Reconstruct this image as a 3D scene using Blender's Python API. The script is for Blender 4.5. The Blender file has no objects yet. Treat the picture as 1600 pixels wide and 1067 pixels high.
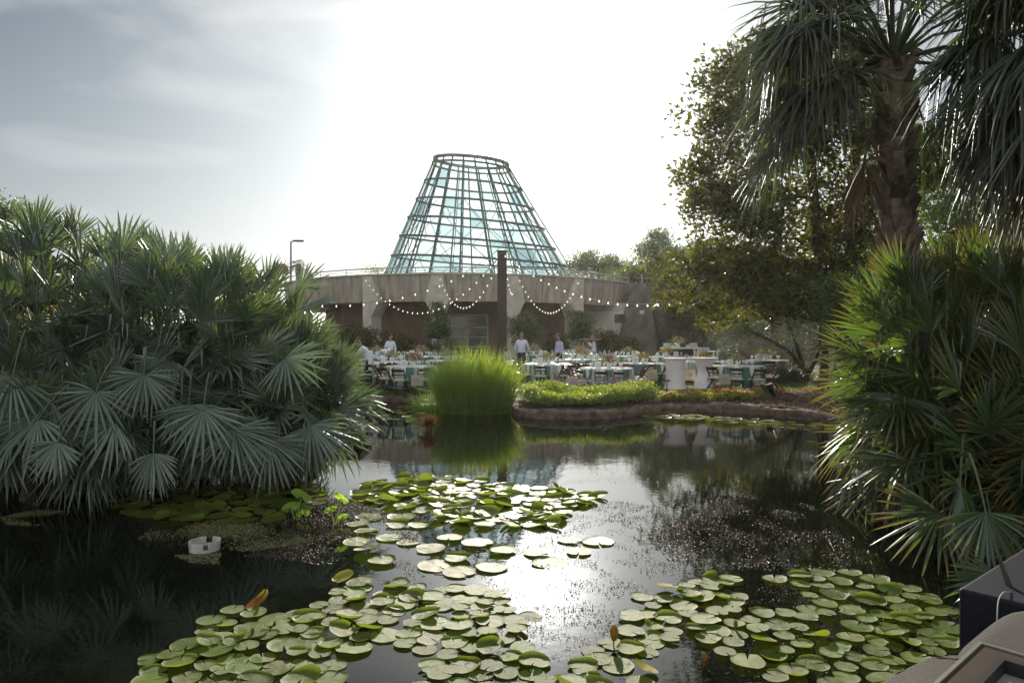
import bpy, math, random
import numpy as np
from mathutils import Vector, Matrix

# ---------------------------------------------------------------- camera, sky, sun, exposure
H = 2.2            # eye height above the water (metres)
F = 1067.0         # focal length in photo pixels (1600 wide)
HZ = 530.0         # row of the horizon
SUN_EL, SUN_AZ = math.radians(20.0), math.radians(2.2)     # azimuth from +Y towards +X
SC = bpy.context.scene
ROOT = SC.collection

cam = bpy.data.cameras.new("camera")
cam.sensor_width = 36.0
cam.lens = 36.0 * F / 1600.0
cam.shift_y = -(533.5 - HZ) / 1600.0
cam.clip_start, cam.clip_end = 0.05, 3000.0
cam_ob = bpy.data.objects.new("camera", cam)
ROOT.objects.link(cam_ob)
cam_ob.location = (0, 0, H)
cam_ob.rotation_euler = (math.radians(90), 0, 0)
SC.camera = cam_ob

SC.view_settings.view_transform = 'Standard'
SC.view_settings.look = 'None'
SC.view_settings.exposure = 0.32
SC.view_settings.gamma = 1.0
SC.view_settings.use_curve_mapping = False
SC.cycles.max_bounces = 7
SC.cycles.diffuse_bounces = 3
SC.cycles.glossy_bounces = 4
SC.cycles.transparent_max_bounces = 24
SC.cycles.transmission_bounces = 4
SC.cycles.caustics_reflective = False
SC.cycles.caustics_refractive = False
SC.cycles.use_denoising = True

SUND = Vector((math.sin(SUN_AZ) * math.cos(SUN_EL), math.cos(SUN_AZ) * math.cos(SUN_EL), math.sin(SUN_EL)))


def build_world():
    w = bpy.data.worlds.new("World")
    SC.world = w
    w.use_nodes = True
    nt = w.node_tree
    N, L = nt.nodes, nt.links
    N.clear()
    out = N.new("ShaderNodeOutputWorld")
    bg = N.new("ShaderNodeBackground")
    L.new(bg.outputs[0], out.inputs[0])
    sky = N.new("ShaderNodeTexSky")
    sky.sky_type = 'NISHITA'
    sky.sun_disc = False
    sky.sun_elevation = SUN_EL
    sky.sun_rotation = SUN_AZ
    sky.air_density = 1.2
    sky.dust_density = 0.8
    tc = N.new("ShaderNodeTexCoord")
    nrm = N.new("ShaderNodeVectorMath"); nrm.operation = 'NORMALIZE'
    L.new(tc.outputs['Generated'], nrm.inputs[0])
    dot = N.new("ShaderNodeVectorMath"); dot.operation = 'DOT_PRODUCT'
    L.new(nrm.outputs[0], dot.inputs[0]); dot.inputs[1].default_value = SUND

    def m(op, a, b=None, c=None, clamp=False):
        n = N.new("ShaderNodeMath"); n.operation = op; n.use_clamp = clamp
        for i, v in enumerate((a, b, c)):
            if v is None: continue
            if isinstance(v, (int, float)): n.inputs[i].default_value = v
            else: L.new(v, n.inputs[i])
        return n.outputs[0]
    d = m('MAXIMUM', dot.outputs['Value'], 0.0)
    sep = N.new("ShaderNodeSeparateXYZ"); L.new(nrm.outputs[0], sep.inputs[0])
    up = m('MAXIMUM', sep.outputs[2], 0.0)
    # thin high cloud: streaks projected on a high layer
    den = m('ADD', up, 0.16)
    cx = m('DIVIDE', sep.outputs[0], den); cy = m('DIVIDE', sep.outputs[1], den)
    cmb = N.new("ShaderNodeCombineXYZ"); L.new(cx, cmb.inputs[0]); L.new(cy, cmb.inputs[1])
    mp = N.new("ShaderNodeMapping"); L.new(cmb.outputs[0], mp.inputs[0])
    mp.inputs['Rotation'].default_value = (0, 0, 0.55)
    mp.inputs['Scale'].default_value = (0.9, 1.7, 1)
    mp.inputs['Location'].default_value = (3.1, 1.7, 0)
    nz = N.new("ShaderNodeTexNoise"); L.new(mp.outputs[0], nz.inputs[0])
    nz.inputs['Scale'].default_value = 1.1; nz.inputs['Detail'].default_value = 6; nz.inputs['Roughness'].default_value = 0.48
    nz.inputs['Distortion'].default_value = 0.6
    cr = N.new("ShaderNodeMapRange"); L.new(nz.outputs[0], cr.inputs[0])
    cr.inputs['From Min'].default_value = 0.33; cr.inputs['From Max'].default_value = 0.72
    cr.interpolation_type = 'SMOOTHSTEP'
    # cloud light: brighter towards the sun (forward scattering)
    g = m('ADD', m('MULTIPLY', m('POWER', d, 12.0), GLOW[0]), m('MULTIPLY', m('POWER', d, 30.0), GLOW[1]))
    g = m('ADD', g, m('MULTIPLY', m('POWER', d, 90.0), GLOW[3]))
    back = m('POWER', m('MAXIMUM', m('ADD', m('MULTIPLY', sep.outputs[1], -0.6), 0.4), 0.0), 1.2)     # added fill light: unseen sky behind the camera made brighter
    g = m('ADD', g, m('MULTIPLY', back, BACK_FILL))
    g = m('ADD', g, m('MULTIPLY', m('POWER', d, 500.0), GLOW[2]))
    hor = m('POWER', m('SUBTRACT', 1.0, up), 5.0)
    lum = m('ADD', m('MULTIPLY', m('MULTIPLY', hor, m('POWER', d, 6.0)), 0.75), g)
    glowc = N.new("ShaderNodeVectorMath"); glowc.operation = 'SCALE'
    glowc.inputs[0].default_value = (1.0, 0.985, 0.955); L.new(lum, glowc.inputs['Scale'])
    sk = N.new("ShaderNodeVectorMath"); sk.operation = 'SCALE'; L.new(sky.outputs[0], sk.inputs[0]); sk.inputs['Scale'].default_value = SKY_S
    # desaturate the blue a little (veil of cloud), and streaks
    tn = N.new("ShaderNodeVectorMath"); tn.operation = 'MULTIPLY'; L.new(sk.outputs[0], tn.inputs[0]); tn.inputs[1].default_value = (0.70, 1.0, 1.16)
    hsv = N.new("ShaderNodeHueSaturation"); L.new(tn.outputs[0], hsv.inputs['Color']); hsv.inputs['Saturation'].default_value = 0.9
    cl = N.new("ShaderNodeMix"); cl.data_type = 'RGBA'
    L.new(m('MAXIMUM', m('MULTIPLY', cr.outputs[0], 0.75), m('MULTIPLY', m('POWER', m('SUBTRACT', 1.0, up), 4.0), 0.92)), cl.inputs['Factor'])
    L.new(hsv.outputs[0], cl.inputs['A'])
    cl.inputs['B'].default_value = (0.45, 0.465, 0.485, 1)
    add = N.new("ShaderNodeVectorMath"); add.operation = 'ADD'
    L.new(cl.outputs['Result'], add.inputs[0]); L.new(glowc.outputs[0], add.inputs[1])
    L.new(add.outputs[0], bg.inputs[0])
    bg.inputs[1].default_value = 1.0


GLOW = (0.52, 0.10, 9.0, 1.7)
SKY_S = 0.026
BACK_FILL = 0.55
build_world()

sun = bpy.data.lights.new("sun", 'SUN')
sun.energy = 5.0
sun.angle = math.radians(0.6)
sun.color = (1.0, 0.90, 0.76)
sun_ob = bpy.data.objects.new("sun", sun)
ROOT.objects.link(sun_ob)
sun_ob.rotation_euler = (-SUND).to_track_quat('-Z', 'Y').to_euler()
sun_ob.location = SUND * 200

# ---------------------------------------------------------------- helpers


def P(px, py, d):
    """photo pixel + distance -> world point"""
    return Vector(((px - 800) / F * d, d, H - (py - HZ) / F * d))


def X(px, d): return (px - 800) / F * d
def WD(py): return H * F / (py - HZ)          # distance of a water point on row py


def tag(o, label=None, cat=None, group=None, kind=None):
    if label: o['label'] = label
    if cat: o['category'] = cat
    if group: o['group'] = group
    if kind: o['kind'] = kind
    return o


def empty(name, loc=(0, 0, 0), rz=0.0, label=None, cat=None, group=None):
    o = bpy.data.objects.new(name, None)
    ROOT.objects.link(o)
    o.location = loc
    o.rotation_euler = (0, 0, rz)
    o.empty_display_size = 0.2
    return tag(o, label, cat, group)


def copy_tree(o, parent=None):
    c = o.copy()
    ROOT.objects.link(c)
    if parent is not None:
        c.parent = parent
        c.matrix_parent_inverse = o.matrix_parent_inverse.copy()
    for ch in KIDS.get(o.name, []):
        copy_tree(ch, c)
    return c


KIDS = {}


def sock(bs, *names):
    for n in names:
        if n in bs.inputs: return bs.inputs[n]


def mat(name, c1, c2=None, rough=0.8, scale=4.0, bump=0.0, bscale=20.0, metal=0.0, spec=0.5, detail=4, rand=0.0, emit=None, stretch=None, island=0.0):
    m = bpy.data.materials.new(name)
    m.use_nodes = True
    nt = m.node_tree; N, L = nt.nodes, nt.links
    bs = N['Principled BSDF']
    bs.inputs['Roughness'].default_value = rough
    bs.inputs['Metallic'].default_value = metal
    sock(bs, 'Specular IOR Level', 'Specular').default_value = spec
    tc = N.new('ShaderNodeTexCoord')
    src = tc.outputs['Object']
    if stretch:
        mp = N.new('ShaderNodeMapping'); mp.inputs['Scale'].default_value = stretch
        L.new(src, mp.inputs[0]); src = mp.outputs[0]
    if c2 is None: c2 = tuple(x * 0.75 for x in c1)
    nz = N.new('ShaderNodeTexNoise'); nz.inputs['Scale'].default_value = scale; nz.inputs['Detail'].default_value = detail
    L.new(src, nz.inputs[0])
    mx = N.new('ShaderNodeMix'); mx.data_type = 'RGBA'
    mr = N.new('ShaderNodeMapRange'); mr.inputs['From Min'].default_value = 0.32; mr.inputs['From Max'].default_value = 0.68
    L.new(nz.outputs[0], mr.inputs[0])
    L.new(mr.outputs[0], mx.inputs['Factor'])
    mx.inputs['A'].default_value = (*c1, 1); mx.inputs['B'].default_value = (*c2, 1)
    col = mx.outputs['Result']
    if rand or island:
        hs = N.new('ShaderNodeHueSaturation')
        if island:
            gi = N.new('ShaderNodeNewGeometry'); r = gi.outputs['Random Per Island']; amp = island
        else:
            oi = N.new('ShaderNodeObjectInfo'); r = oi.outputs['Random']; amp = rand
        mr2 = N.new('ShaderNodeMapRange'); mr2.inputs['To Min'].default_value = 1 - amp; mr2.inputs['To Max'].default_value = 1 + amp
        L.new(r, mr2.inputs[0]); L.new(mr2.outputs[0], hs.inputs['Value']); L.new(col, hs.inputs['Color'])
        col = hs.outputs[0]
    L.new(col, bs.inputs['Base Color'])
    if bump:
        nb = N.new('ShaderNodeTexNoise'); nb.inputs['Scale'].default_value = bscale; nb.inputs['Detail'].default_value = 5
        L.new(src, nb.inputs[0])
        bp = N.new('ShaderNodeBump'); bp.inputs['Strength'].default_value = bump; bp.inputs['Distance'].default_value = 0.05
        L.new(nb.outputs[0], bp.inputs['Height']); L.new(bp.outputs[0], bs.inputs['Normal'])
    if emit:
        bs.inputs['Emission Color'].default_value = (*emit[0], 1)
        bs.inputs['Emission Strength'].default_value = emit[1]
    return m


def leafmat(name, top, trans, rough=0.45, tw=0.45, island=0.35, gloss=0.05, tip=None, hue=0.02):
    """diffuse + translucent + gloss, varied per leaf (mesh island); tip: colour mixed in by the 'tip' attribute"""
    m = bpy.data.materials.new(name)
    m.use_nodes = True
    nt = m.node_tree; N, L = nt.nodes, nt.links
    N.clear()
    out = N.new('ShaderNodeOutputMaterial')
    geo = N.new('ShaderNodeNewGeometry')
    r = geo.outputs['Random Per Island']

    def var(c):
        hs = N.new('ShaderNodeHueSaturation'); hs.inputs['Color'].default_value = (*c, 1)
        a = N.new('ShaderNodeMapRange'); a.inputs['To Min'].default_value = 1 - island; a.inputs['To Max'].default_value = 1 + island
        L.new(r, a.inputs[0]); L.new(a.outputs[0], hs.inputs['Value'])
        b = N.new('ShaderNodeMath'); b.operation = 'MULTIPLY'; b.inputs[1].default_value = 7.31; L.new(r, b.inputs[0])
        fr = N.new('ShaderNodeMath'); fr.operation = 'FRACT'; L.new(b.outputs[0], fr.inputs[0])
        c_ = N.new('ShaderNodeMapRange'); c_.inputs['To Min'].default_value = 0.5 - hue; c_.inputs['To Max'].default_value = 0.5 + hue
        L.new(fr.outputs[0], c_.inputs[0]); L.new(c_.outputs[0], hs.inputs['Hue'])
        col = hs.outputs[0]
        if tip:
            at = N.new('ShaderNodeAttribute'); at.attribute_name = 'tip'
            mx = N.new('ShaderNodeMix'); mx.data_type = 'RGBA'
            L.new(at.outputs['Fac'], mx.inputs['Factor']); L.new(col, mx.inputs['A']); mx.inputs['B'].default_value = (*tip, 1)
            col = mx.outputs['Result']
        return col
    di = N.new('ShaderNodeBsdfDiffuse'); L.new(var(top), di.inputs[0])
    tr = N.new('ShaderNodeBsdfTranslucent'); L.new(var(trans), tr.inputs[0])
    mx = N.new('ShaderNodeMixShader'); mx.inputs[0].default_value = tw
    L.new(di.outputs[0], mx.inputs[1]); L.new(tr.outputs[0], mx.inputs[2])
    gl = N.new('ShaderNodeBsdfGlossy'); gl.inputs['Roughness'].default_value = rough; gl.inputs[0].default_value = (0.9, 0.95, 1.0, 1)
    fr = N.new('ShaderNodeLayerWeight'); fr.inputs[0].default_value = 0.5
    pw = N.new('ShaderNodeMath'); pw.operation = 'POWER'; pw.inputs[1].default_value = 4.5; L.new(fr.outputs['Facing'], pw.inputs[0])
    ml = N.new('ShaderNodeMath'); ml.operation = 'MULTIPLY'; ml.inputs[1].default_value = 0.5; L.new(pw.outputs[0], ml.inputs[0])
    mm = N.new('ShaderNodeMath'); mm.operation = 'ADD'; mm.inputs[1].default_value = 0.03 + gloss; mm.use_clamp = True; L.new(ml.outputs[0], mm.inputs[0])
    m2 = N.new('ShaderNodeMixShader'); L.new(mm.outputs[0], m2.inputs[0])
    L.new(mx.outputs[0], m2.inputs[1]); L.new(gl.outputs[0], m2.inputs[2])
    L.new(m2.outputs[0], out.inputs[0])
    return m


class MB:
    def __init__(s):
        s.v = []; s.f = []; s.mi = []; s.tip = []; s.cur = 0; s.smooth = []
        s.sm = False

    def add(s, vs, fs, tip=None):
        b = len(s.v)
        s.v.extend([tuple(p) for p in vs])
        s.tip.extend(tip if tip is not None else [0.0] * len(vs))
        for f in fs:
            s.f.append(tuple(i + b for i in f)); s.mi.append(s.cur); s.smooth.append(s.sm)
        return b

    def box(s, c, size, rot=None):
        hx, hy, hz = size[0] / 2, size[1] / 2, size[2] / 2
        vs = [Vector((x, y, z)) for x in (-hx, hx) for y in (-hy, hy) for z in (-hz, hz)]
        if rot is not None: vs = [rot @ v for v in vs]
        vs = [v + Vector(c) for v in vs]
        s.add(vs, [(0, 1, 3, 2), (4, 6, 7, 5), (0, 4, 5, 1), (2, 3, 7, 6), (0, 2, 6, 4), (1, 5, 7, 3)])

    def bar(s, a, b, w, h=None, up=Vector((0, 0, 1))):
        a, b = Vector(a), Vector(b)
        h = h or w
        d = b - a
        if d.length < 1e-6: return
        dn = d.normalized()
        side = dn.cross(up)
        if side.length < 1e-4: side = dn.cross(Vector((0, 1, 0)))
        side.normalize()
        u = side.cross(dn).normalized()
        vs = []
        for p in (a, b):
            for sx, sy in ((-1, -1), (1, -1), (1, 1), (-1, 1)):
                vs.append(p + side * sx * w / 2 + u * sy * h / 2)
        s.add(vs, [(0, 1, 2, 3), (7, 6, 5, 4), (0, 4, 5, 1), (1, 5, 6, 2), (2, 6, 7, 3), (3, 7, 4, 0)])

    def tube(s, pts, rad, n=6, cap=True):
        pts = [Vector(p) for p in pts]
        if not hasattr(rad, '__len__'): rad = [rad] * len(pts)
        vs = []
        ref = None
        for i, p in enumerate(pts):
            t = (pts[min(i + 1, len(pts) - 1)] - pts[max(i - 1, 0)])
            t = t.normalized() if t.length > 1e-9 else Vector((0, 0, 1))
            if ref is None:
                ref = t.orthogonal().normalized()
            ref = (ref - t * ref.dot(t))
            ref = ref.normalized() if ref.length > 1e-6 else t.orthogonal().normalized()
            w = t.cross(ref)
            for k in range(n):
                a = 2 * math.pi * k / n
                vs.append(p + (ref * math.cos(a) + w * math.sin(a)) * rad[i])
        fs = []
        for i in range(len(pts) - 1):
            for k in range(n):
                k2 = (k + 1) % n
                fs.append((i * n + k, i * n + k2, (i + 1) * n + k2, (i + 1) * n + k))
        if cap:
            fs.append(tuple(range(n - 1, -1, -1)))
            fs.append(tuple(range((len(pts) - 1) * n, len(pts) * n)))
        s.add(vs, fs)

    def lathe(s, prof, n=20, c=(0, 0, 0), cap=True, fold=None):
        """prof: list of (r, z); fold(angle, i) -> radius factor"""
        vs = []
        for i, (r, z) in enumerate(prof):
            for k in range(n):
                a = 2 * math.pi * k / n
                rr = r * (fold(a, i) if fold else 1)
                vs.append((c[0] + rr * math.cos(a), c[1] + rr * math.sin(a), c[2] + z))
        fs = []
        for i in range(len(prof) - 1):
            for k in range(n):
                k2 = (k + 1) % n
                fs.append((i * n + k, i * n + k2, (i + 1) * n + k2, (i + 1) * n + k))
        if cap:
            fs.append(tuple(range(n - 1, -1, -1)))
            fs.append(tuple(range((len(prof) - 1) * n, len(prof) * n)))
        s.add(vs, fs)

    def blob(s, c, r, n=6, m=4, squash=1.0):
        c = Vector(c)
        vs = [c + Vector((0, 0, -r * squash))]
        for i in range(1, m):
            ph = -math.pi / 2 + math.pi * i / m
            for k in range(n):
                a = 2 * math.pi * k / n
                vs.append(c + Vector((r * math.cos(ph) * math.cos(a), r * math.cos(ph) * math.sin(a), r * squash * math.sin(ph))))
        vs.append(c + Vector((0, 0, r * squash)))
        fs = [(0, 1 + (k + 1) % n, 1 + k) for k in range(n)]
        for i in range(m - 2):
            for k in range(n):
                k2 = (k + 1) % n
                fs.append((1 + i * n + k, 1 + i * n + k2, 1 + (i + 1) * n + k2, 1 + (i + 1) * n + k))
        t = len(vs) - 1
        b = 1 + (m - 2) * n
        fs += [(b + k, b + (k + 1) % n, t) for k in range(n)]
        s.add(vs, fs)

    def prism(s, poly, h0, h1):
        """vertical prism over an xy polygon (counter-clockwise)"""
        n = len(poly)
        vs = [(x, y, h0) for x, y in poly] + [(x, y, h1) for x, y in poly]
        fs = [tuple(range(n - 1, -1, -1)), tuple(range(n, 2 * n))]
        fs += [(i, (i + 1) % n, n + (i + 1) % n, n + i) for i in range(n)]
        s.add(vs, fs)

    def build(s, name, mats, parent=None, smooth=False, **kw):
        me = bpy.data.meshes.new(name)
        me.from_pydata(s.v, [], s.f)
        if not isinstance(mats, (list, tuple)): mats = [mats]
        for m in mats: me.materials.append(m)
        if len(mats) > 1: me.polygons.foreach_set('material_index', s.mi)
        if smooth: me.polygons.foreach_set('use_smooth', [True] * len(me.polygons))
        elif any(s.smooth): me.polygons.foreach_set('use_smooth', s.smooth)
        if any(s.tip):
            at = me.attributes.new('tip', 'FLOAT', 'POINT')
            at.data.foreach_set('value', s.tip)
        me.update()
        o = bpy.data.objects.new(name, me)
        ROOT.objects.link(o)
        if parent is not None:
            o.parent = parent
            KIDS.setdefault(parent.name, []).append(o)
        return tag(o, **kw)


def np_mesh(name, V, Fq, mats, parent=None, midx=None, smooth=False, tip=None, **kw):
    """fast mesh from numpy arrays: V (n,3), Fq (m,k)"""
    me = bpy.data.meshes.new(name)
    me.vertices.add(len(V)); me.vertices.foreach_set('co', np.asarray(V, dtype=np.float32).ravel())
    k = Fq.shape[1]
    me.loops.add(Fq.size); me.loops.foreach_set('vertex_index', np.asarray(Fq, dtype=np.int32).ravel())
    me.polygons.add(len(Fq))
    me.polygons.foreach_set('loop_start', np.arange(0, Fq.size, k, dtype=np.int32))
    me.polygons.foreach_set('loop_total', np.full(len(Fq), k, dtype=np.int32))
    if not isinstance(mats, (list, tuple)): mats = [mats]
    for m in mats: me.materials.append(m)
    if midx is not None: me.polygons.foreach_set('material_index', np.asarray(midx, dtype=np.int32))
    if smooth: me.polygons.foreach_set('use_smooth', np.ones(len(Fq), dtype=bool))
    if tip is not None:
        at = me.attributes.new('tip', 'FLOAT', 'POINT'); at.data.foreach_set('value', np.asarray(tip, dtype=np.float32))
    me.update(calc_edges=True)
    o = bpy.data.objects.new(name, me)
    ROOT.objects.link(o)
    if parent is not None:
        o.parent = parent
        KIDS.setdefault(parent.name, []).append(o)
    return tag(o, **kw)


def unit(a): return a / (np.linalg.norm(a, axis=1, keepdims=True) + 1e-9)


def leaves(rg, centers, Lm, Wm, dirs=None, droop=0.0, jitter=0.3):
    """folded diamond leaves; returns V, F (2 quads... 2 triangles-pairs as quads)"""
    n = len(centers)
    d = unit(rg.normal(size=(n, 3)) if dirs is None else dirs + rg.normal(size=(n, 3)) * jitter)
    d[:, 2] -= droop; d = unit(d)
    r = rg.normal(size=(n, 3))
    s = unit(np.cross(d, r))
    nn = np.cross(s, d)
    L = (Lm * rg.uniform(0.7, 1.25, n))[:, None]; W = (Wm * rg.uniform(0.75, 1.2, n))[:, None]
    base = centers
    tipp = centers + d * L - nn * L * 0.12
    midc = centers + d * L * 0.5
    a = midc + s * W * 0.5 + nn * W * 0.18
    b = midc - s * W * 0.5 + nn * W * 0.18
    V = np.stack([base, a, tipp, b, midc], axis=1).reshape(-1, 3)
    i = np.arange(n)[:, None] * 5
    F1 = np.concatenate([i + np.array([[0, 1, 4]]), i + np.array([[1, 2, 4]]), i + np.array([[2, 3, 4]]), i + np.array([[3, 0, 4]])], axis=0)
    return V, F1


def smooth_closed(pts, sub=6, closed=True):
    out = []
    n = len(pts)
    rng = range(n) if closed else range(n - 1)
    for i in rng:
        if closed: p0, p1, p2, p3 = pts[(i - 1) % n], pts[i], pts[(i + 1) % n], pts[(i + 2) % n]
        else: p0, p1, p2, p3 = pts[max(i - 1, 0)], pts[i], pts[i + 1], pts[min(i + 2, n - 1)]
        for k in range(sub):
            t = k / sub
            out.append(tuple(0.5 * ((2 * b) + (-a + c) * t + (2 * a - 5 * b + 4 * c - d) * t * t + (-a + 3 * b - 3 * c + d) * t ** 3)
                             for a, b, c, d in zip(p0, p1, p2, p3)))
    if not closed: out.append(tuple(pts[-1]))
    return out


def inside(px, py, poly):
    """vectorised point in polygon"""
    r = np.zeros(px.shape, bool)
    n = len(poly)
    for i in range(n):
        x1, y1 = poly[i]; x2, y2 = poly[(i + 1) % n]
        if y1 == y2: continue
        c = ((y1 > py) != (y2 > py)) & (px < (x2 - x1) * (py - y1) / (y2 - y1) + x1)
        r ^= c
    return r


def sstep(a, b, x):
    t = min(1, max(0, (x - a) / (b - a)))
    return t * t * (3 - 2 * t)


# ---------------------------------------------------------------- materials
M = {}
M['concrete'] = mat('concrete', (0.47, 0.41, 0.35), (0.25, 0.215, 0.185), 0.9, 1.6, 0.3, 14, detail=9, stretch=(1.6, 1.6, 0.22))
M['concrete_pale'] = mat('concrete_pale', (0.58, 0.54, 0.47), (0.42, 0.385, 0.335), 0.9, 1.5, 0.3, 16, detail=8)
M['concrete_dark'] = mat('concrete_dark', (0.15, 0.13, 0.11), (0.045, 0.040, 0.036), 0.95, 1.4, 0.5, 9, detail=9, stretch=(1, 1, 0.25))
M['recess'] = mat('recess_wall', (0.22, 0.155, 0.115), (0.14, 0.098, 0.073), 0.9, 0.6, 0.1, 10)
M['steel'] = mat('painted_steel', (0.07, 0.125, 0.12), (0.055, 0.10, 0.098), 0.45, 3, metal=0.2)
M['steel_in'] = mat('inner_steel', (0.13, 0.17, 0.17), (0.10, 0.14, 0.14), 0.5, 3)
M['rail'] = mat('rail_paint', (0.40, 0.46, 0.42), (0.30, 0.36, 0.33), 0.5, 6)
M['rust'] = mat('weathered_steel', (0.052, 0.034, 0.024), (0.03, 0.02, 0.015), 0.8, 2.5, 0.2, 30, detail=8)
M['aluminium'] = mat('door_frame_metal', (0.40, 0.36, 0.29), (0.32, 0.29, 0.23), 0.5, 4)
M['door_glass'] = mat('door_glass', (0.06, 0.06, 0.045), (0.12, 0.11, 0.08), 0.12, 1.2)
M['black'] = mat('black_metal', (0.012, 0.012, 0.013), (0.02, 0.02, 0.02), 0.5, 8)
M['lawn'] = mat('lawn', (0.085, 0.15, 0.02), (0.05, 0.10, 0.015), 0.9, 1.6, 0.6, 60, detail=8)
M['soil'] = mat('soil', (0.075, 0.05, 0.035), (0.035, 0.024, 0.017), 0.95, 2.5, 0.8, 30, detail=8)
M['stone'] = mat('kerb_stone', (0.24, 0.175, 0.135), (0.085, 0.06, 0.048), 0.9, 4.5, 1.0, 9, detail=8)
M['bark'] = mat('bark', (0.10, 0.078, 0.06), (0.045, 0.034, 0.027), 0.95, 5, 0.9, 22, stretch=(1, 1, 0.3), detail=8)
M['wood_dark'] = mat('dark_walnut_wood', (0.075, 0.032, 0.017), (0.045, 0.02, 0.012), 0.4, 10, stretch=(1, 1, 0.2), rand=0.25)
M['cream'] = mat('cream_vinyl', (0.62, 0.55, 0.42), (0.55, 0.48, 0.37), 0.5, 8)
M['white'] = mat('white_paint', (0.78, 0.77, 0.75), (0.70, 0.70, 0.69), 0.45, 6)
M['linen'] = mat('white_linen', (0.80, 0.80, 0.79), (0.72, 0.72, 0.72), 0.9, 5, 0.2, 40)
M['spandex'] = mat('white_spandex', (0.82, 0.77, 0.78), (0.76, 0.71, 0.73), 0.75, 3, 0.1, 8)
M['teal'] = mat('teal_linen', (0.06, 0.17, 0.135), (0.10, 0.215, 0.175), 0.85, 6)
M['pale_teal'] = mat('pale_teal_linen', (0.30, 0.43, 0.37), (0.42, 0.50, 0.45), 0.85, 6)
M['tote'] = mat('canvas_tote', (0.50, 0.42, 0.31), (0.42, 0.35, 0.26), 0.9, 12)
M['print'] = mat('blue_print', (0.10, 0.30, 0.36), (0.25, 0.45, 0.48), 0.9, 12)
M['skin'] = mat('skin', (0.42, 0.24, 0.17), (0.36, 0.20, 0.14), 0.55, 6)
M['hair'] = mat('dark_hair', (0.03, 0.022, 0.018), (0.05, 0.035, 0.028), 0.6, 30)
M['hair_grey'] = mat('grey_hair', (0.25, 0.23, 0.21), (0.18, 0.16, 0.15), 0.6, 30)
M['shirt'] = mat('white_shirt', (0.70, 0.73, 0.82), (0.60, 0.63, 0.73), 0.85, 5, 0.5, 14)
M['shirt_blue'] = mat('pale_blue_shirt', (0.52, 0.56, 0.74), (0.44, 0.48, 0.66), 0.85, 5, 0.5, 14)
M['trouser'] = mat('black_trousers', (0.015, 0.015, 0.02), (0.025, 0.025, 0.03), 0.9, 5)
M['bulb'] = mat('bulb_glass', (0.9, 0.87, 0.8), (0.9, 0.87, 0.8), 0.2, 4, emit=((1.0, 0.90, 0.74), 1.3))
M['cable'] = mat('string_cable', (0.16, 0.14, 0.12), (0.10, 0.09, 0.08), 0.7, 4)
M['plastic_white'] = mat('weathered_white_plastic', (0.62, 0.60, 0.56), (0.42, 0.40, 0.35), 0.6, 14, detail=6)
M['china'] = mat('white_china', (0.80, 0.80, 0.80), (0.74, 0.74, 0.75), 0.2, 4)
M['glassware'] = mat('glassware', (0.75, 0.80, 0.79), (0.60, 0.66, 0.66), 0.08, 5, spec=0.8)
M['foliage_dark'] = leafmat('dark_glossy_leaf', (0.036, 0.042, 0.016), (0.28, 0.30, 0.02), 0.5, 0.30, 0.5, -0.02, hue=0.05)
M['foliage_mid'] = leafmat('mid_leaf', (0.045, 0.075, 0.02), (0.20, 0.30, 0.03), 0.45, 0.42, 0.35, 0.02, hue=0.02)
M['foliage_bright'] = leafmat('bright_leaf', (0.07, 0.13, 0.02), (0.36, 0.52, 0.04), 0.45, 0.5, 0.3, 0.02, hue=0.02)
M['foliage_olive'] = leafmat('olive_leaf', (0.085, 0.10, 0.065), (0.18, 0.22, 0.09), 0.5, 0.35, 0.35, 0.03, hue=0.01)
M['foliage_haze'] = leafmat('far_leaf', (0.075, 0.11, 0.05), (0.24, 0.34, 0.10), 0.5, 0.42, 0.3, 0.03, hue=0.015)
M['palm_blue'] = leafmat('glaucous_palm_leaf', (0.12, 0.16, 0.125), (0.22, 0.33, 0.05), 0.36, 0.25, 0.28, 0.03, tip=(0.30, 0.27, 0.17), hue=0.012)
M['palm_green'] = leafmat('green_palm_leaf', (0.052, 0.085, 0.032), (0.19, 0.30, 0.03), 0.36, 0.33, 0.32, 0.03, tip=(0.55, 0.26, 0.05), hue=0.02)
M['palm_dark'] = leafmat('sabal_palm_leaf', (0.045, 0.062, 0.030), (0.13, 0.19, 0.04), 0.42, 0.30, 0.35, 0.03, tip=(0.20, 0.13, 0.06), hue=0.02)
M['palm_dead'] = leafmat('dead_palm_leaf', (0.15, 0.10, 0.06), (0.20, 0.12, 0.05), 0.6, 0.25, 0.35, 0.0, hue=0.01)
M['petiole'] = mat('palm_petiole', (0.09, 0.12, 0.045), (0.06, 0.08, 0.03), 0.5, 6)
M['reed'] = leafmat('reed_blade', (0.10, 0.19, 0.015), (0.50, 0.72, 0.03), 0.45, 0.45, 0.3, 0.02, tip=(0.36, 0.40, 0.08), hue=0.02)
M['grass'] = leafmat('lawn_blade', (0.09, 0.17, 0.015), (0.42, 0.62, 0.03), 0.5, 0.45, 0.3, 0.0, hue=0.015)
M['bedleaf'] = leafmat('bed_leaf', (0.12, 0.18, 0.02), (0.50, 0.62, 0.04), 0.45, 0.45, 0.35, 0.04, hue=0.03)
M['petal_orange'] = leafmat('orange_petal', (0.72, 0.33, 0.02), (0.85, 0.45, 0.03), 0.6, 0.45, 0.25, 0.0, hue=0.04)
M['petal_pink'] = leafmat('pink_petal', (0.62, 0.26, 0.24), (0.65, 0.30, 0.22), 0.6, 0.35, 0.35, 0.0, hue=0.05)
M['petal_cream'] = leafmat('cream_petal', (0.66, 0.48, 0.32), (0.65, 0.5, 0.3), 0.6, 0.35, 0.3, 0.0, hue=0.04)
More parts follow.
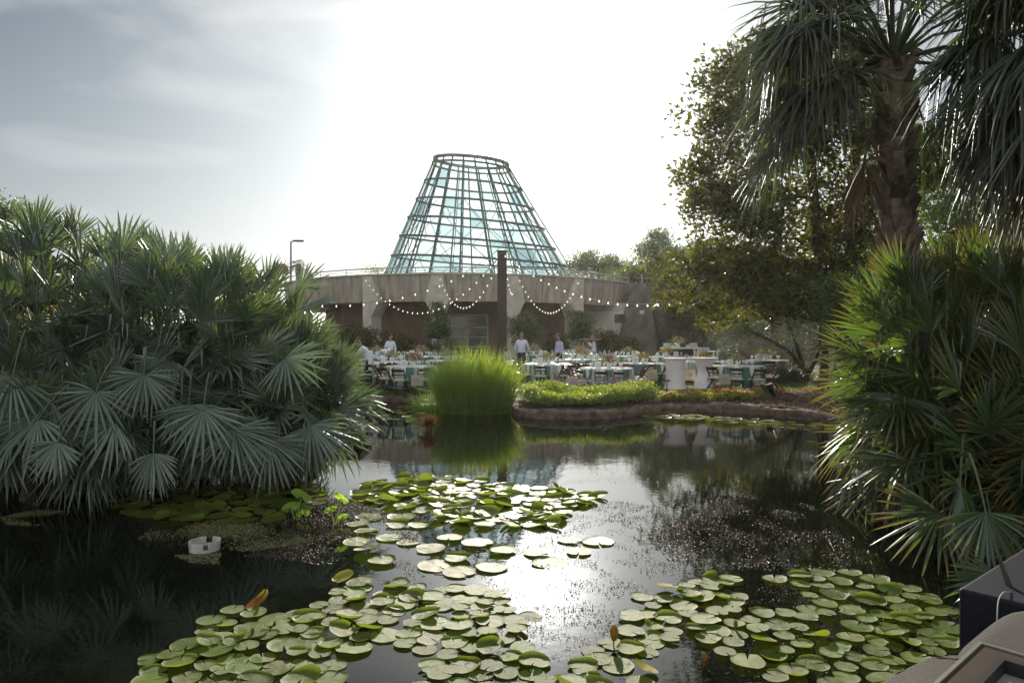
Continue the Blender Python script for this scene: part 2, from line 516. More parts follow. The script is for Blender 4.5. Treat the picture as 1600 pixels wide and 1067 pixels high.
M['mulch'] = mat('wood_mulch', (0.22, 0.13, 0.085), (0.10, 0.06, 0.04), 0.95, 9, island=0.6)
M['lavender'] = leafmat('lavender_flower', (0.28, 0.22, 0.34), (0.3, 0.24, 0.35), 0.6, 0.3, 0.3, 0.0)
# ---------------------------------------------------------------- pond, ground, water
POND = [(-9.5, 1.2), (-9.2, 5), (-8.2, 8.5), (-7.2, 11.5), (-6.6, 14.4), (-5.6, 15.3), (-4.0, 15.1), (-3.5, 15.8), (-4.3, 18), (-5.6, 20), (-6.4, 22),
        (-5.6, 23.8), (-4.0, 24.0), (-2.6, 23.8), (-1.0, 22.8), (0.0, 21.2), (0.12, 20.0), (0.5, 19.1), (1.25, 18.75), (2.3, 18.8), (3.3, 19.4),
        (4.3, 20.5), (5.4, 20.75), (6.6, 20.4), (7.6, 19.2), (8.4, 17.3), (8.0, 15.2), (7.2, 13), (6.7, 10.5), (6.3, 8), (5.2, 5.6), (4.6, 3.4), (4.4, 1.2)]
PS = smooth_closed(POND, 6)


def gz(x, y):
    z = 0.27 + 0.22 * sstep(21.5, 25.5, y) + 0.2 * sstep(25, 33, y) + 0.1 * sstep(33, 42, y)
    z += 0.25 * sstep(-8, -12, x) * sstep(30, 20, y) + 0.2 * sstep(9, 13, x) * sstep(26, 18, y)
    return z


def build_ground():
    xs = np.concatenate([np.array([-440, -180, -100, -60, -40, -28, -20, -15, -12.5]), np.arange(-11, 11.01, 0.2), np.array([12.5, 15, 20, 28, 40, 60, 100, 180, 440])])
    ys = np.concatenate([np.array([-90, -60, -30, -12, -5, -2]), np.arange(0, 27.01, 0.2), np.array([28, 30, 33, 36, 40, 46, 54, 64, 80, 110, 160, 300, 600, 790])])
    XX, YY = np.meshgrid(xs, ys)
    ins = inside(XX.ravel(), YY.ravel(), PS)
    V = []
    rg = np.random.default_rng(3)
    for x, y, i in zip(XX.ravel(), YY.ravel(), ins):
        z = -0.55 if i else gz(x, y) + (rg.normal() * 0.012)
        if abs(x) < 10 and y < 0.5 and not i: z = -0.3 if x < 9 and x > -9.6 else z
        V.append((x, y, z))
    nx, ny = len(xs), len(ys)
    idx = np.arange(nx * ny).reshape(ny, nx)
    Fq = np.stack([idx[:-1, :-1], idx[:-1, 1:], idx[1:, 1:], idx[1:, :-1]], axis=-1).reshape(-1, 4)
    V = np.array(V)
    c = V[Fq].mean(axis=1)
    bed = (c[:, 1] < 22.4) & (c[:, 0] > -0.3) & (c[:, 0] < 4.6)
    bed |= (c[:, 1] < 23.2) & (c[:, 0] >= 4.6)
    bed |= (c[:, 0] > 7.5) & (c[:, 1] < 24.2)
    bed |= (c[:, 0] < -4.6) & (c[:, 1] < 21.5)
    bed |= (c[:, 1] < 1)
    bed |= (c[:, 1] > 47)
    mi = np.where(bed, 1, 0)
    np_mesh('ground', V, Fq, [M['lawn'], M['soil']], midx=mi, kind='structure')


def water_mat():
    m = bpy.data.materials.new('pond_water')
    m.use_nodes = True
    nt = m.node_tree; N, L = nt.nodes, nt.links
    bs = N['Principled BSDF']
    bs.inputs['Base Color'].default_value = (0.006, 0.008, 0.005, 1)
    bs.inputs['Roughness'].default_value = 0.014
    bs.inputs['IOR'].default_value = 1.36
    tc = N.new('ShaderNodeTexCoord')
    n1 = N.new('ShaderNodeTexNoise'); n1.inputs['Scale'].default_value = 1.1; n1.inputs['Detail'].default_value = 2
    n2 = N.new('ShaderNodeTexNoise'); n2.inputs['Scale'].default_value = 9.0; n2.inputs['Detail'].default_value = 3
    L.new(tc.outputs['Object'], n1.inputs[0]); L.new(tc.outputs['Object'], n2.inputs[0])
    b1 = N.new('ShaderNodeBump'); b1.inputs['Strength'].default_value = 1.0; b1.inputs['Distance'].default_value = 0.0022
    b2 = N.new('ShaderNodeBump'); b2.inputs['Strength'].default_value = 1.0; b2.inputs['Distance'].default_value = 0.0007
    L.new(n1.outputs[0], b1.inputs['Height']); L.new(n2.outputs[0], b2.inputs['Height'])
    L.new(b1.outputs[0], b2.inputs['Normal']); L.new(b2.outputs[0], bs.inputs['Normal'])
    return m


build_ground()
mb = MB(); mb.add([(-11, -1, 0), (10.2, -1, 0), (10.2, 25.5, 0), (-11, 25.5, 0)], [(0, 1, 2, 3)])
mb.build('water', water_mat(), kind='structure')


_GX = np.arange(-11, 11.01, 0.05); _GY = np.arange(-1, 27, 0.05)
_gx, _gy = np.meshgrid(_GX, _GY)
_PG = inside(_gx.ravel(), _gy.ravel(), PS).reshape(_gx.shape)


def in_pond(x, y):
    i, j = int(round((y + 1) / 0.05)), int(round((x + 11) / 0.05))
    return bool(0 <= i < _PG.shape[0] and 0 <= j < _PG.shape[1] and _PG[i, j])


def build_kerb():
    pts = smooth_closed(POND, 14)
    rg = random.Random(4)
    n = len(pts)
    # outward normal (polygon orientation)
    area = sum(pts[i][0] * pts[(i + 1) % n][1] - pts[(i + 1) % n][0] * pts[i][1] for i in range(n))
    sg = 1 if area > 0 else -1
    prof = [(-0.06, -0.3), (-0.05, 0.06), (-0.075, 0.16), (-0.055, 0.235), (0.02, 0.275), (0.14, 0.285), (0.24, 0.27), (0.27, 0.2), (0.27, -0.3)]
    V, Fc = [], []
    w = 0
    for i, (x, y) in enumerate(pts):
        x2, y2 = pts[(i + 1) % n]; x0, y0 = pts[i - 1]
        tx, ty = x2 - x0, y2 - y0
        l = math.hypot(tx, ty) or 1
        nx, ny = ty / l * sg, -tx / l * sg
        w = 0.8 * w + rg.gauss(0, 0.017)
        for (o, z) in prof:
            j = rg.gauss(0, 0.008)
            V.append((x + nx * (o + w + j), y + ny * (o + w + j), z - 0.03 + (w * 0.7 + rg.gauss(0, 0.006) if z > 0.1 else 0)))
    k = len(prof)
    for i in range(n):
        a, b = i * k, ((i + 1) % n) * k
        for j in range(k - 1):
            Fc.append((a + j, b + j, b + j + 1, a + j + 1))
    m = MB(); m.add(V, Fc)
    m.build('pond_kerb', M['stone'], smooth=True, label='weathered low stone kerb winding round the lily pond', cat='kerb')


build_kerb()
# ---------------------------------------------------------------- people


def skin_mesh(joints, edges, radii, root, lvl=2):
    names = list(joints)
    me = bpy.data.meshes.new('tmp'); me.from_pydata([tuple(joints[k]) for k in names], [(names.index(a), names.index(b)) for a, b in edges], [])
    o = bpy.data.objects.new('tmp', me); ROOT.objects.link(o)
    o.modifiers.new('s', 'SKIN').use_smooth_shade = True
    sv = me.skin_vertices[0].data
    for i, k in enumerate(names):
        r = radii.get(k, 0.03); sv[i].radius = r if hasattr(r, '__len__') else (r, r); sv[i].use_root = (k == root)
    ss = o.modifiers.new('b', 'SUBSURF'); ss.levels = lvl; ss.render_levels = lvl
    bpy.context.view_layer.update()
    dg = bpy.context.evaluated_depsgraph_get()
    ev = o.evaluated_get(dg).to_mesh()
    vs = [tuple(v.co) for v in ev.vertices]; fs = [tuple(p.vertices) for p in ev.polygons]
    o.evaluated_get(dg).to_mesh_clear()
    bpy.data.objects.remove(o)
    return vs, fs


def rotx(v, a, c):
    v = Vector(v) - Vector(c); s, k = math.sin(a), math.cos(a)
    return Vector((v.x, v.y * k + v.z * s, v.z * k - v.y * s)) + Vector(c)


def person(px, d, rz, label, bend=0.0, arms=None, shirt='shirt', hair='hair', bald=False, headtilt=0.2, s=1.0, apron=False):
    x = X(px, d)
    e = empty('person', (x, d, gz(x, d)), rz, label=label, cat='person')
    J = {'pelvis': (0, 0, .95), 'spine': (0, -.01, 1.12), 'chest': (0, 0, 1.34), 'neck': (0, .01, 1.49), 'head': (0, .03, 1.56)}
    piv = (0, 0, 0.97)
    up = {}
    A = arms or {}
    for sd, n in ((-1, 'l'), (1, 'r')):
        up['sh' + n] = Vector((sd * .175, 0, 1.385))
    for k in ('spine', 'chest', 'neck', 'head'): J[k] = rotx(J[k], bend, piv)
    for k in up: J[k] = rotx(up[k], bend, piv)
    for sd, n in ((-1, 'l'), (1, 'r')):
        sh = J['sh' + n]
        el, wr = A.get(n, ((sd * .07, .0, -.28), (sd * .06, .10, -.52)))
        J['el' + n] = sh + Vector(el); J['wr' + n] = sh + Vector(wr)
        hd = (J['wr' + n] - J['el' + n]).normalized()
        J['palm' + n] = J['wr' + n] + hd * .08
        lat = hd.cross(Vector((0, 0, 1)) if abs(hd.z) < .8 else Vector((0, 1, 0))).normalized()
        for f in range(4):
            o = lat * (0.027 * (f - 1.5))
            J['f%d%s' % (f, n)] = J['palm' + n] + o + hd * 0.03
            J['g%d%s' % (f, n)] = J['palm' + n] + o + hd * (0.075 - 0.008 * abs(f - 1.3)) + Vector((0, 0, -.012))
        J['t' + n] = J['wr' + n] + hd * .05 - lat * 0.045
        J['u' + n] = J['wr' + n] + hd * .085 - lat * 0.06
        J['hip' + n] = Vector((sd * .09, 0, .90)); J['kn' + n] = Vector((sd * .10, .02 + .02 * (n == 'r'), .50)); J['an' + n] = Vector((sd * .11, -.02, .09)); J['toe' + n] = Vector((sd * .12, .14, .035))
    E = [('pelvis', 'spine'), ('spine', 'chest'), ('chest', 'neck'), ('neck', 'head')]
    for n in 'lr':
        E += [('chest', 'sh' + n), ('sh' + n, 'el' + n), ('el' + n, 'wr' + n), ('wr' + n, 'palm' + n), ('pelvis', 'hip' + n), ('hip' + n, 'kn' + n), ('kn' + n, 'an' + n), ('an' + n, 'toe' + n), ('wr' + n, 't' + n), ('t' + n, 'u' + n)]
        for f in range(4): E += [('palm' + n, 'f%d%s' % (f, n)), ('f%d%s' % (f, n), 'g%d%s' % (f, n))]
    Rd = {'pelvis': (.13, .09), 'spine': (.12, .085), 'chest': (.11, .075), 'neck': .048, 'head': .05}
    for n in 'lr':
        Rd.update({'sh' + n: .042, 'el' + n: .038, 'wr' + n: .027, 'palm' + n: (.034, .018), 'hip' + n: .085, 'kn' + n: .055, 'an' + n: .038, 'toe' + n: .035, 't' + n: .011, 'u' + n: .009})
        for f in range(4): Rd['f%d%s' % (f, n)] = .010; Rd['g%d%s' % (f, n)] = .008
    vs, fs = skin_mesh(J, E, Rd, 'pelvis', 2)
    m = MB(); m.add(vs, fs)
    # head: skull with brow, nose, mouth, ears, joined to the body surface
    hc = Vector(J['head']) + (Vector(J['head']) - Vector(J['neck'])).normalized() * .085 + Vector((0, 0.012, 0))
    tilt = -bend * 0.55 - headtilt
    rm = Matrix.Rotation(tilt, 3, 'X')
    hv, hf = [], []
    nn, mm_ = 20, 14
    for i in range(mm_ + 1):
        ph = math.pi * i / mm_
        for k in range(nn):
            a = 2 * math.pi * k / nn
            fx, fy, fz = math.sin(ph) * math.sin(a), math.sin(ph) * math.cos(a), -math.cos(ph)
            xx, yy, zz = fx * .076, fy * .098, fz * .118
            if fz < -0.2: xx *= 1 + (fz + .2) * .35; yy += .012 * (fy > 0) * -fz
            if fy > 0.9 and -0.35 < fz < 0.15: yy += .022 * (1 - abs(fz + .12) / .3) * (abs(fx) < .25)
            if fy > 0.7 and 0.0 < fz < 0.25 and .2 < abs(fx) < .55: yy -= .009
            if fy > 0.8 and -0.62 < fz < -0.45: yy += .006
            if abs(fx) > .93 and abs(fz) < .3: xx *= 1.13
            hv.append(hc + rm @ Vector((xx, yy, zz)))
    for i in range(mm_):
        for k in range(nn): hf.append((i * nn + k, i * nn + (k + 1) % nn, (i + 1) * nn + (k + 1) % nn, (i + 1) * nn + k))
    m.add(hv, hf)
    m.build('body', M['skin'], e, smooth=True)
    if not bald:
        m = MB(); vs = []
        for i in range(8):
            ph = math.pi * i / 13
            for k in range(20):
                a = 2 * math.pi * k / 20
                lim = ph
                fx, fy, fz = math.sin(lim) * math.sin(a), math.sin(lim) * math.cos(a), math.cos(lim)
                drop = 1.0
                y0 = fy * .108 - 0.006
                z0 = fz * .128
                if fy > 0.2: z0 = max(z0, 0.055 * 1.0)
                vs.append(hc + rm @ Vector((fx * .086, y0 if fy <= 0.2 else y0 * .93, z0 + 0.004)))
        m.add(vs, [(i * 20 + k, i * 20 + (k + 1) % 20, (i + 1) * 20 + (k + 1) % 20, (i + 1) * 20 + k) for i in range(7) for k in range(20)])
        m.build('hair', M[hair], e, smooth=True)
    # shirt
    SJ = {k: J[k] for k in ('pelvis', 'spine', 'chest', 'shl', 'shr', 'ell', 'elr')}
    SJ['hem'] = Vector((0, 0, .90))
    SJ['collar'] = Vector(J['chest']).lerp(Vector(J['neck']), .92)
    for n in 'lr': SJ['cuf' + n] = Vector(J['el' + n]).lerp(Vector(J['wr' + n]), .9)
    SE = [('hem', 'pelvis'), ('pelvis', 'spine'), ('spine', 'chest'), ('chest', 'collar'), ('chest', 'shl'), ('chest', 'shr'), ('shl', 'ell'), ('shr', 'elr'), ('ell', 'cufl'), ('elr', 'cufr')]
    SR = {'hem': (.165, .125), 'pelvis': (.168, .128), 'spine': (.165, .13), 'chest': (.18, .135), 'collar': (.085, .075), 'shl': .072, 'shr': .072, 'ell': .058, 'elr': .058, 'cufl': .042, 'cufr': .042}
    vs, fs = skin_mesh(SJ, SE, SR, 'chest', 2); m = MB(); m.add(vs, fs); m.build('shirt', M[shirt], e, smooth=True)
    TJ = {'waist': Vector((0, 0, 1.0)), 'pel': Vector((0, 0, .90))}; TE = [('waist', 'pel')]; TR_ = {'waist': (.15, .12), 'pel': (.17, .135)}
    for n in 'lr':
        TJ['h' + n] = J['hip' + n] - Vector((0, 0, .06)); TJ['k' + n] = J['kn' + n]; TJ['a' + n] = J['an' + n] + Vector((0, 0, .01))
        TE += [('pel', 'h' + n), ('h' + n, 'k' + n), ('k' + n, 'a' + n)]; TR_.update({'h' + n: .098, 'k' + n: .075, 'a' + n: .062})
    vs, fs = skin_mesh(TJ, TE, TR_, 'pel', 2); m = MB(); m.add(vs, fs); m.build('trousers', M['trouser'], e, smooth=True)
    for n in 'lr':
        a = J['an' + n]; m = MB(); m.tube([a + Vector((0, -.06, -.03)), a + Vector((0, .0, -.02)), a + Vector((0, .10, -.045)), a + Vector((0, .19, -.055))], [.042, .052, .042, .026], 8); m.build('shoe', M['black'], e, smooth=True)
    e.scale = (s, s, s)
    return e, J


RZ90 = math.radians(90)
# rz: 0 faces away (+Y); +90deg faces -X
reach = {'l': ((-.10, .18, -.22), (-.06, .42, -.30)), 'r': ((.08, .20, -.20), (.04, .44, -.26))}
person(577, 25.0, math.radians(80), 'waiter in white shirt leaning left over a table by the blue palm', bend=0.55, arms=reach, s=1.03)
nk = MB(); nk.box((0, 0, -.2), (0.14, 0.03, 0.4)); nk.box((0, 0, 0.0), (0.16, 0.035, 0.03)); o = nk.build('service_cloth', M['linen'], label='white service cloth hanging from the leaning waiter\'s belt', cat='cloth'); o.location = (X(580, 25.0), 24.84, gz(-5, 25) + 0.98)
person(606, 28.6, math.radians(25), 'waiter bending forward with his back turned beside the leaning waiter', bend=1.15, arms=reach)
person(610, 33.0, math.radians(195), 'waiter in white shirt standing behind the bending one', shirt='shirt', s=0.98)
person(815, 30.0, math.radians(-8), 'bald waiter in white shirt seen from behind beside the reeds', bald=True, arms={'l': ((-.08, .04, -.28), (-.05, .16, -.5)), 'r': ((.10, .06, -.27), (.10, .18, -.46))}, s=1.07)
person(874, 31.0, math.radians(120), 'waiter in pale blue shirt standing and looking down at a table', shirt='shirt_blue', headtilt=0.5, s=1.0)
pe, pj = person(928, 33.0, math.radians(80), 'waiter carrying a wide tray at shoulder height near the vent', arms={'r': ((.10, .12, -.20), (.04, .26, .05)), 'l': ((-.10, .14, -.18), (-.04, .28, .03))}, hair='hair_grey', s=0.97)
m = MB(); m.lathe([(0.0, 0), (0.36, 0), (0.40, 0.02), (0.405, 0.045), (0.39, 0.045)], 28, cap=False); m.box((0, 0, 0.02), (0.5, 0.36, 0.03)); o = m.build('serving_tray', M['tote'], label='wide pale serving tray held up by the waiter', cat='tray')
w = pe.matrix_basis @ ((Vector(pj['palmr']) + Vector(pj['palml'])) / 2); o.location = (w.x + 0.12, w.y, w.z + 0.03); o.scale = (1.3, 1, 1)

# concrete ledge below the blue palm
mb = MB(); mb.box((-4.45, 14.75, 0.24), (2.6, 1.2, 0.14)); mb.box((-4.45, 14.9, 0.03), (2.3, 0.9, 0.28))
mb.build('stone_ledge', M['stone'], label='low brown stone ledge over the water under the blue palm', cat='ledge')
# mulch chips
rg = np.random.default_rng(11)


def scatter_in(rg, n, x0, x1, y0, y1, cond):
    out = []
    while len(out) < n:
        x, y = rg.uniform(x0, x1), rg.uniform(y0, y1)
        if cond(x, y): out.append((x, y))
    return out




def near_bank(x, y, m=0.3):
    return any(in_pond(x + dx, y + dy) for dx, dy in ((0, 0), (m, 0), (-m, 0), (0, m), (0, -m)))


pts = scatter_in(rg, 6500, 3.6, 12, 16.5, 23.2, lambda x, y: not near_bank(x, y, 0.27) and y < 22.9 + 0.25 * math.sin(x * 2))
c = np.array([(x, y, gz(x, y) + rg.uniform(0.005, 0.05)) for x, y in pts])
V, Fq = leaves(rg, c, 0.09, 0.035, dirs=np.stack([rg.normal(size=len(c)), rg.normal(size=len(c)), rg.normal(size=len(c)) * 0.25], 1), jitter=0)
np_mesh('mulch', V, Fq, M['mulch'], label='reddish brown wood chip mulch on the far bank', cat='mulch', kind='stuff')
# lawn blades
pts = scatter_in(rg, 15000, -7, 11, 22.2, 27, lambda x, y: not near_bank(x, y, 0.3) and (x < -0.5 or y > 23.0 - (0.6 if x < 4.6 else 0)) and (x < 9 or y > 23.5))
c = np.array([(x, y, gz(x, y) - 0.005) for x, y in pts])
V, Fq = leaves(rg, c, 0.055, 0.012, dirs=np.tile([0, 0, 1.0], (len(c), 1)), jitter=0.35)
np_mesh('grass', V, Fq, M['grass'], label='short green lawn grass on the far bank', cat='grass', kind='stuff')
# dock behind / below the camera, where the covered table stands
mb = MB()
for i in range(16):
    mb.box((0.2, -2.0 + i * 0.29, 0.46), (8.2, 0.27, 0.05))
mb.build('dock', mat('dock_wood', (0.16, 0.12, 0.09), (0.10, 0.075, 0.055), 0.85, 4, 0.4, 20), label='grey brown timber dock at the pond edge', cat='dock')

# ---------------------------------------------------------------- terrace building
CX, CY, R = -4.7, 67.0, 17.0


def CP(a, r, z): return Vector((CX + r * math.sin(a), CY - r * math.cos(a), z))


def ang_of(px, r=R):
    """angle at which the circle of radius r is seen at column px (front side)"""
    best = None
    for i in range(-900, 901):
        a = i / 1000
        p = CP(a, r, 0)
        e = abs(p.x / p.y * F + 800 - px)
        if best is None or e < best[0]: best = (e, a)
    return best[1]


def ring(mb, a0, a1, prof, n=60):
    """sweep profile (r, z) closed polygon between angles"""
    V = []; k = len(prof)
    for i in range(n + 1):
        a = a0 + (a1 - a0) * i / n
        for r, z in prof: V.append(CP(a, r, z))
    Fc = []
    for i in range(n):
        for j in range(k):
            j2 = (j + 1) % k
            Fc.append((i * k + j, (i + 1) * k + j, (i + 1) * k + j2, i * k + j2))
    Fc.append(tuple(range(k))[::-1]); Fc.append(tuple(range(n * k, n * k + k)))
    mb.add(V, Fc)


terr = empty('concrete_terrace', (CX, CY - R, 0.8), label='curved brown concrete terrace building with columns below the glass cone', cat='building')
TI = Matrix.Translation(-Vector((CX, CY - R, 0.8)))


def shift(mb): mb.v = [tuple(TI @ Vector(v)) for v in mb.v]; return mb


A0, A1 = -2.1, 1.095
mb = MB(); ring(mb, A0, A1, [(R - 0.25, 6.98), (R - 0.55, 5.0), (R - 1.2, 5.0), (R - 1.2, 6.98)][::-1], 80)
mb.cur = 1
for i in range(17):
    a_ = A0 + (A1 - A0) * (i + 0.5) / 17
    mb.bar(CP(a_, R - 0.245, 6.95), CP(a_, R - 0.545, 5.02), 0.025, 0.012, Vector((math.sin(a_), -math.cos(a_), 0)))
shift(mb).build('parapet', [M['concrete'], M['concrete_dark']], terr)
mb = MB(); ring(mb, A0, A1, [(R - 0.12, 7.08), (R - 0.12, 6.98), (R - 1.3, 6.98), (R - 1.3, 7.08)][::-1], 80)
shift(mb).build('coping', M['concrete_pale'], terr)
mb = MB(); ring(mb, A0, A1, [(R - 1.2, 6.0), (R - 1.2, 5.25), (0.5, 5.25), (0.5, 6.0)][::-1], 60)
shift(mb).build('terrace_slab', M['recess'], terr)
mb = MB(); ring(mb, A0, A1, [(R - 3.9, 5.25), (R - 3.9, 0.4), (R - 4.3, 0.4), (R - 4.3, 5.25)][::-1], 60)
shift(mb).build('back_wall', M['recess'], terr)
mb = MB(); ring(mb, A0, A1, [(R + 0.2, 0.86), (R + 0.2, 0.4), (R - 3.9, 0.4), (R - 3.9, 0.86)][::-1], 60)
shift(mb).build('paving', M['concrete'], terr)
# columns: tangential outline extruded radially
for px, fl, fr in ((575, 0.0, 0.62), (683, 0.5, 0.5), (801, 0.3, 0.55), (905, 0.55, 0.0), (462, 0.4, 0.5)):
    a = ang_of(px, R - 0.1)
    hw = 0.37
    out = [(-hw, 0.5), (hw, 0.5), (hw, 3.9), (hw + fr, 5.0), (hw + fr * 0.75, 5.6), (hw + 0.02, 6.9), (-hw - 0.02, 6.9), (-hw - fl * 0.75, 5.6), (-hw - fl, 5.0), (-hw, 3.9)]
    c0 = CP(a, R - 1.4, 0); rad = (CP(a, R + 0.03, 0) - c0); t = Vector((math.cos(a), math.sin(a), 0))
    vs = []
    for dep in (0, 1):
        for (u, z) in out: vs.append(c0 + rad * dep + t * u + Vector((0, 0, z)))
    n = len(out)
    m = MB(); m.add(vs, [tuple(range(n - 1, -1, -1))[::-1], tuple(range(n, 2 * n))] + [(i, (i + 1) % n, n + (i + 1) % n, n + i) for i in range(n)])
    shift(m).build('column', M['concrete_pale'], terr)
# railing
mb = MB()
pts = [CP(A0 + (A1 - A0) * i / 90, R - 0.35, 7.5) for i in range(91)]
mb.tube(pts, 0.05, 6)
mb.tube([p - Vector((0, 0, 0.22)) for p in pts], 0.022, 5)
shift(mb).build('handrail', M['rail'], terr)
mb = MB()
for i in range(0, 91, 5): mb.tube([pts[i] - Vector((0, 0, 0.43)), pts[i]], 0.035, 5)
shift(mb).build('rail_posts', M['rail'], terr)
# door
d0 = Vector((X(731, 53.9), 53.88, 0.86))
ad = ang_of(731, R - 3.9)
pd = CP(ad, R - 3.82, 0.86)
tt = Vector((math.cos(ad), math.sin(ad), 0)); rr = Vector((math.sin(ad), -math.cos(ad), 0))
door = MB()
Wd, Hd = 3.1, 3.25


def dbar(m, u0, z0, u1, z1, w=0.11):
    m.bar(pd + tt * u0 + Vector((0, 0, z0)), pd + tt * u1 + Vector((0, 0, z1)), w, 0.12, rr)


m = MB()
for u in (-Wd / 2, 0, Wd / 2): dbar(m, u, 0, u, Hd if abs(u) > .1 else 2.25, 0.13)
for z in (Hd, 2.28): dbar(m, -Wd / 2, z, Wd / 2, z)
for z in (0.12, 0.75, 1.5): dbar(m, -Wd / 2 + .05, z, Wd / 2 - .05, z, 0.07)
do = shift(m).build('door', M['aluminium'], terr)
m = MB()
for u0, u1, z0, z1 in ((-1.48, -0.07, 0.16, 2.2), (0.07, 1.48, 0.16, 2.2), (-1.48, 1.48, 2.35, 3.18)):
    q = pd + rr * -0.02
    m.add([q + tt * u0 + Vector((0, 0, z0)), q + tt * u1 + Vector((0, 0, z0)), q + tt * u1 + Vector((0, 0, z1)), q + tt * u0 + Vector((0, 0, z1))], [(0, 1, 2, 3)])
shift(m).build('pane', M['door_glass'], do)
m = MB()
for u in (-0.16, 0.16): m.tube([pd + rr * 0.1 + tt * u + Vector((0, 0, 0.95)), pd + rr * 0.1 + tt * u + Vector((0, 0, 1.35))], 0.02, 5)
shift(m).build('handle', M['steel'], do)
# pale return wall with vent, right of last column


def quadwall(name, pts, th, mt, parent, **kw):
    """wall through top/bottom points ordered (bottom-left, bottom-right, top-right, top-left), thickness backward"""
    a = [Vector(p) for p in pts]
    nrm = (a[1] - a[0]).cross(a[3] - a[0]).normalized()
    b = [p - nrm * th for p in a]
    m = MB(); m.add(a + b, [(0, 1, 2, 3), (7, 6, 5, 4), (0, 4, 5, 1), (1, 5, 6, 2), (2, 6, 7, 3), (3, 7, 4, 0)])
    if parent is terr: shift(m)
    return m.build(name, mt, parent, **kw)


quadwall('return_wall', [(X(893, 58.8), 58.8, 0.5), (X(972, 54.6), 54.6, 0.5), (X(986, 56.6), 56.6, 5.15), (X(893, 58.9), 58.9, 5.15)], 0.3, M['concrete_pale'], terr)
m = MB()
va = Vector((X(968.5, 54.85), 54.72, 0))
for k in range(6): m.box((va.x, va.y - 0.03, 3.60 + k * 0.10), (0.86, 0.10, 0.035), Matrix.Rotation(-0.5, 3, 'Z') @ Matrix.Rotation(0.5, 3, 'X'))
m.box((va.x, va.y + 0.03, 3.85), (0.92, 0.06, 0.72), Matrix.Rotation(-0.5, 3, 'Z'))
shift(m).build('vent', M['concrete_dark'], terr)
# dark stained battered buttress
B0, B1 = 54.0, 52.6
bt = [Vector((X(984, 58.0), 58.0, 6.95)), Vector((X(1015, 57.6), 57.4, 6.95)), Vector((X(1024, 60), 60.5, 6.95)), Vector((X(990, 61), 61, 6.95))]
bb = [Vector((X(958, 54.0), 53.4, 0.3)), Vector((X(1026, 53.0), 52.6, 0.3)), Vector((X(1036, 59), 59.5, 0.3)), Vector((X(965, 60), 60, 0.3))]
m = MB(); m.add(bb + bt, [(3, 2, 1, 0), (4, 5, 6, 7), (0, 1, 5, 4), (1, 2, 6, 5), (2, 3, 7, 6), (3, 0, 4, 7)])
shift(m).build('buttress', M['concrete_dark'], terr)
m = MB(); m.box((X(1000, 55.4), 54.55, 4.35), (0.32, 0.12, 0.3)); shift(m).build('wall_lamp', M['plastic_white'], terr)
# wing wall towards the right
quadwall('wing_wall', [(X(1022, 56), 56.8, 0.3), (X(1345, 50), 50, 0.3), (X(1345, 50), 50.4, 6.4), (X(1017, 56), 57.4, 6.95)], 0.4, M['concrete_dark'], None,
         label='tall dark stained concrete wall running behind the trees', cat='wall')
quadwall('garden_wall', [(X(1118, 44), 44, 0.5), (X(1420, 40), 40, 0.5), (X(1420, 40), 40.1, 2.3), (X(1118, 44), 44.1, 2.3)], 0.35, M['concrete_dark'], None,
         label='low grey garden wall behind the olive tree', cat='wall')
# left upper terrace, seen above the palm at the left edge
lw = empty('upper_terrace', (-22, 26, 0), label='brown concrete terrace wall with white railing at the upper left edge', cat='wall')
m = MB(); m.add([Vector(p) - Vector((-22, 26, 0)) for p in ((X(-160, 24), 24, 0), (X(40, 33), 33, 0), (X(40, 33), 33, 6.7), (X(-160, 24), 24, 7.2),
                 (X(-160, 24) - 2, 25, 0), (X(40, 33) - 2, 34, 0), (X(40, 33) - 2, 34, 6.7), (X(-160, 24) - 2, 25, 7.2))],
               [(0, 1, 2, 3), (7, 6, 5, 4), (3, 2, 6, 7), (1, 5, 6, 2), (0, 4, 5, 1), (0, 3, 7, 4)])
m.build('wall_face', M['concrete'], lw)
m = MB()
a, b = Vector((X(-160, 24), 24.2, 7.2)) - Vector((-22, 26, 0)), Vector((X(40, 33), 33.2, 6.7)) - Vector((-22, 26, 0))
for h in (0.35, 0.7): m.tube([a + Vector((0, 0, h)), b + Vector((0, 0, h))], 0.04, 5)
for i in range(9): q = a.lerp(b, i / 8); m.tube([q, q + Vector((0, 0, 0.7))], 0.03, 5)
m.build('railing', M['rail'], lw)

# ---------------------------------------------------------------- glass cone


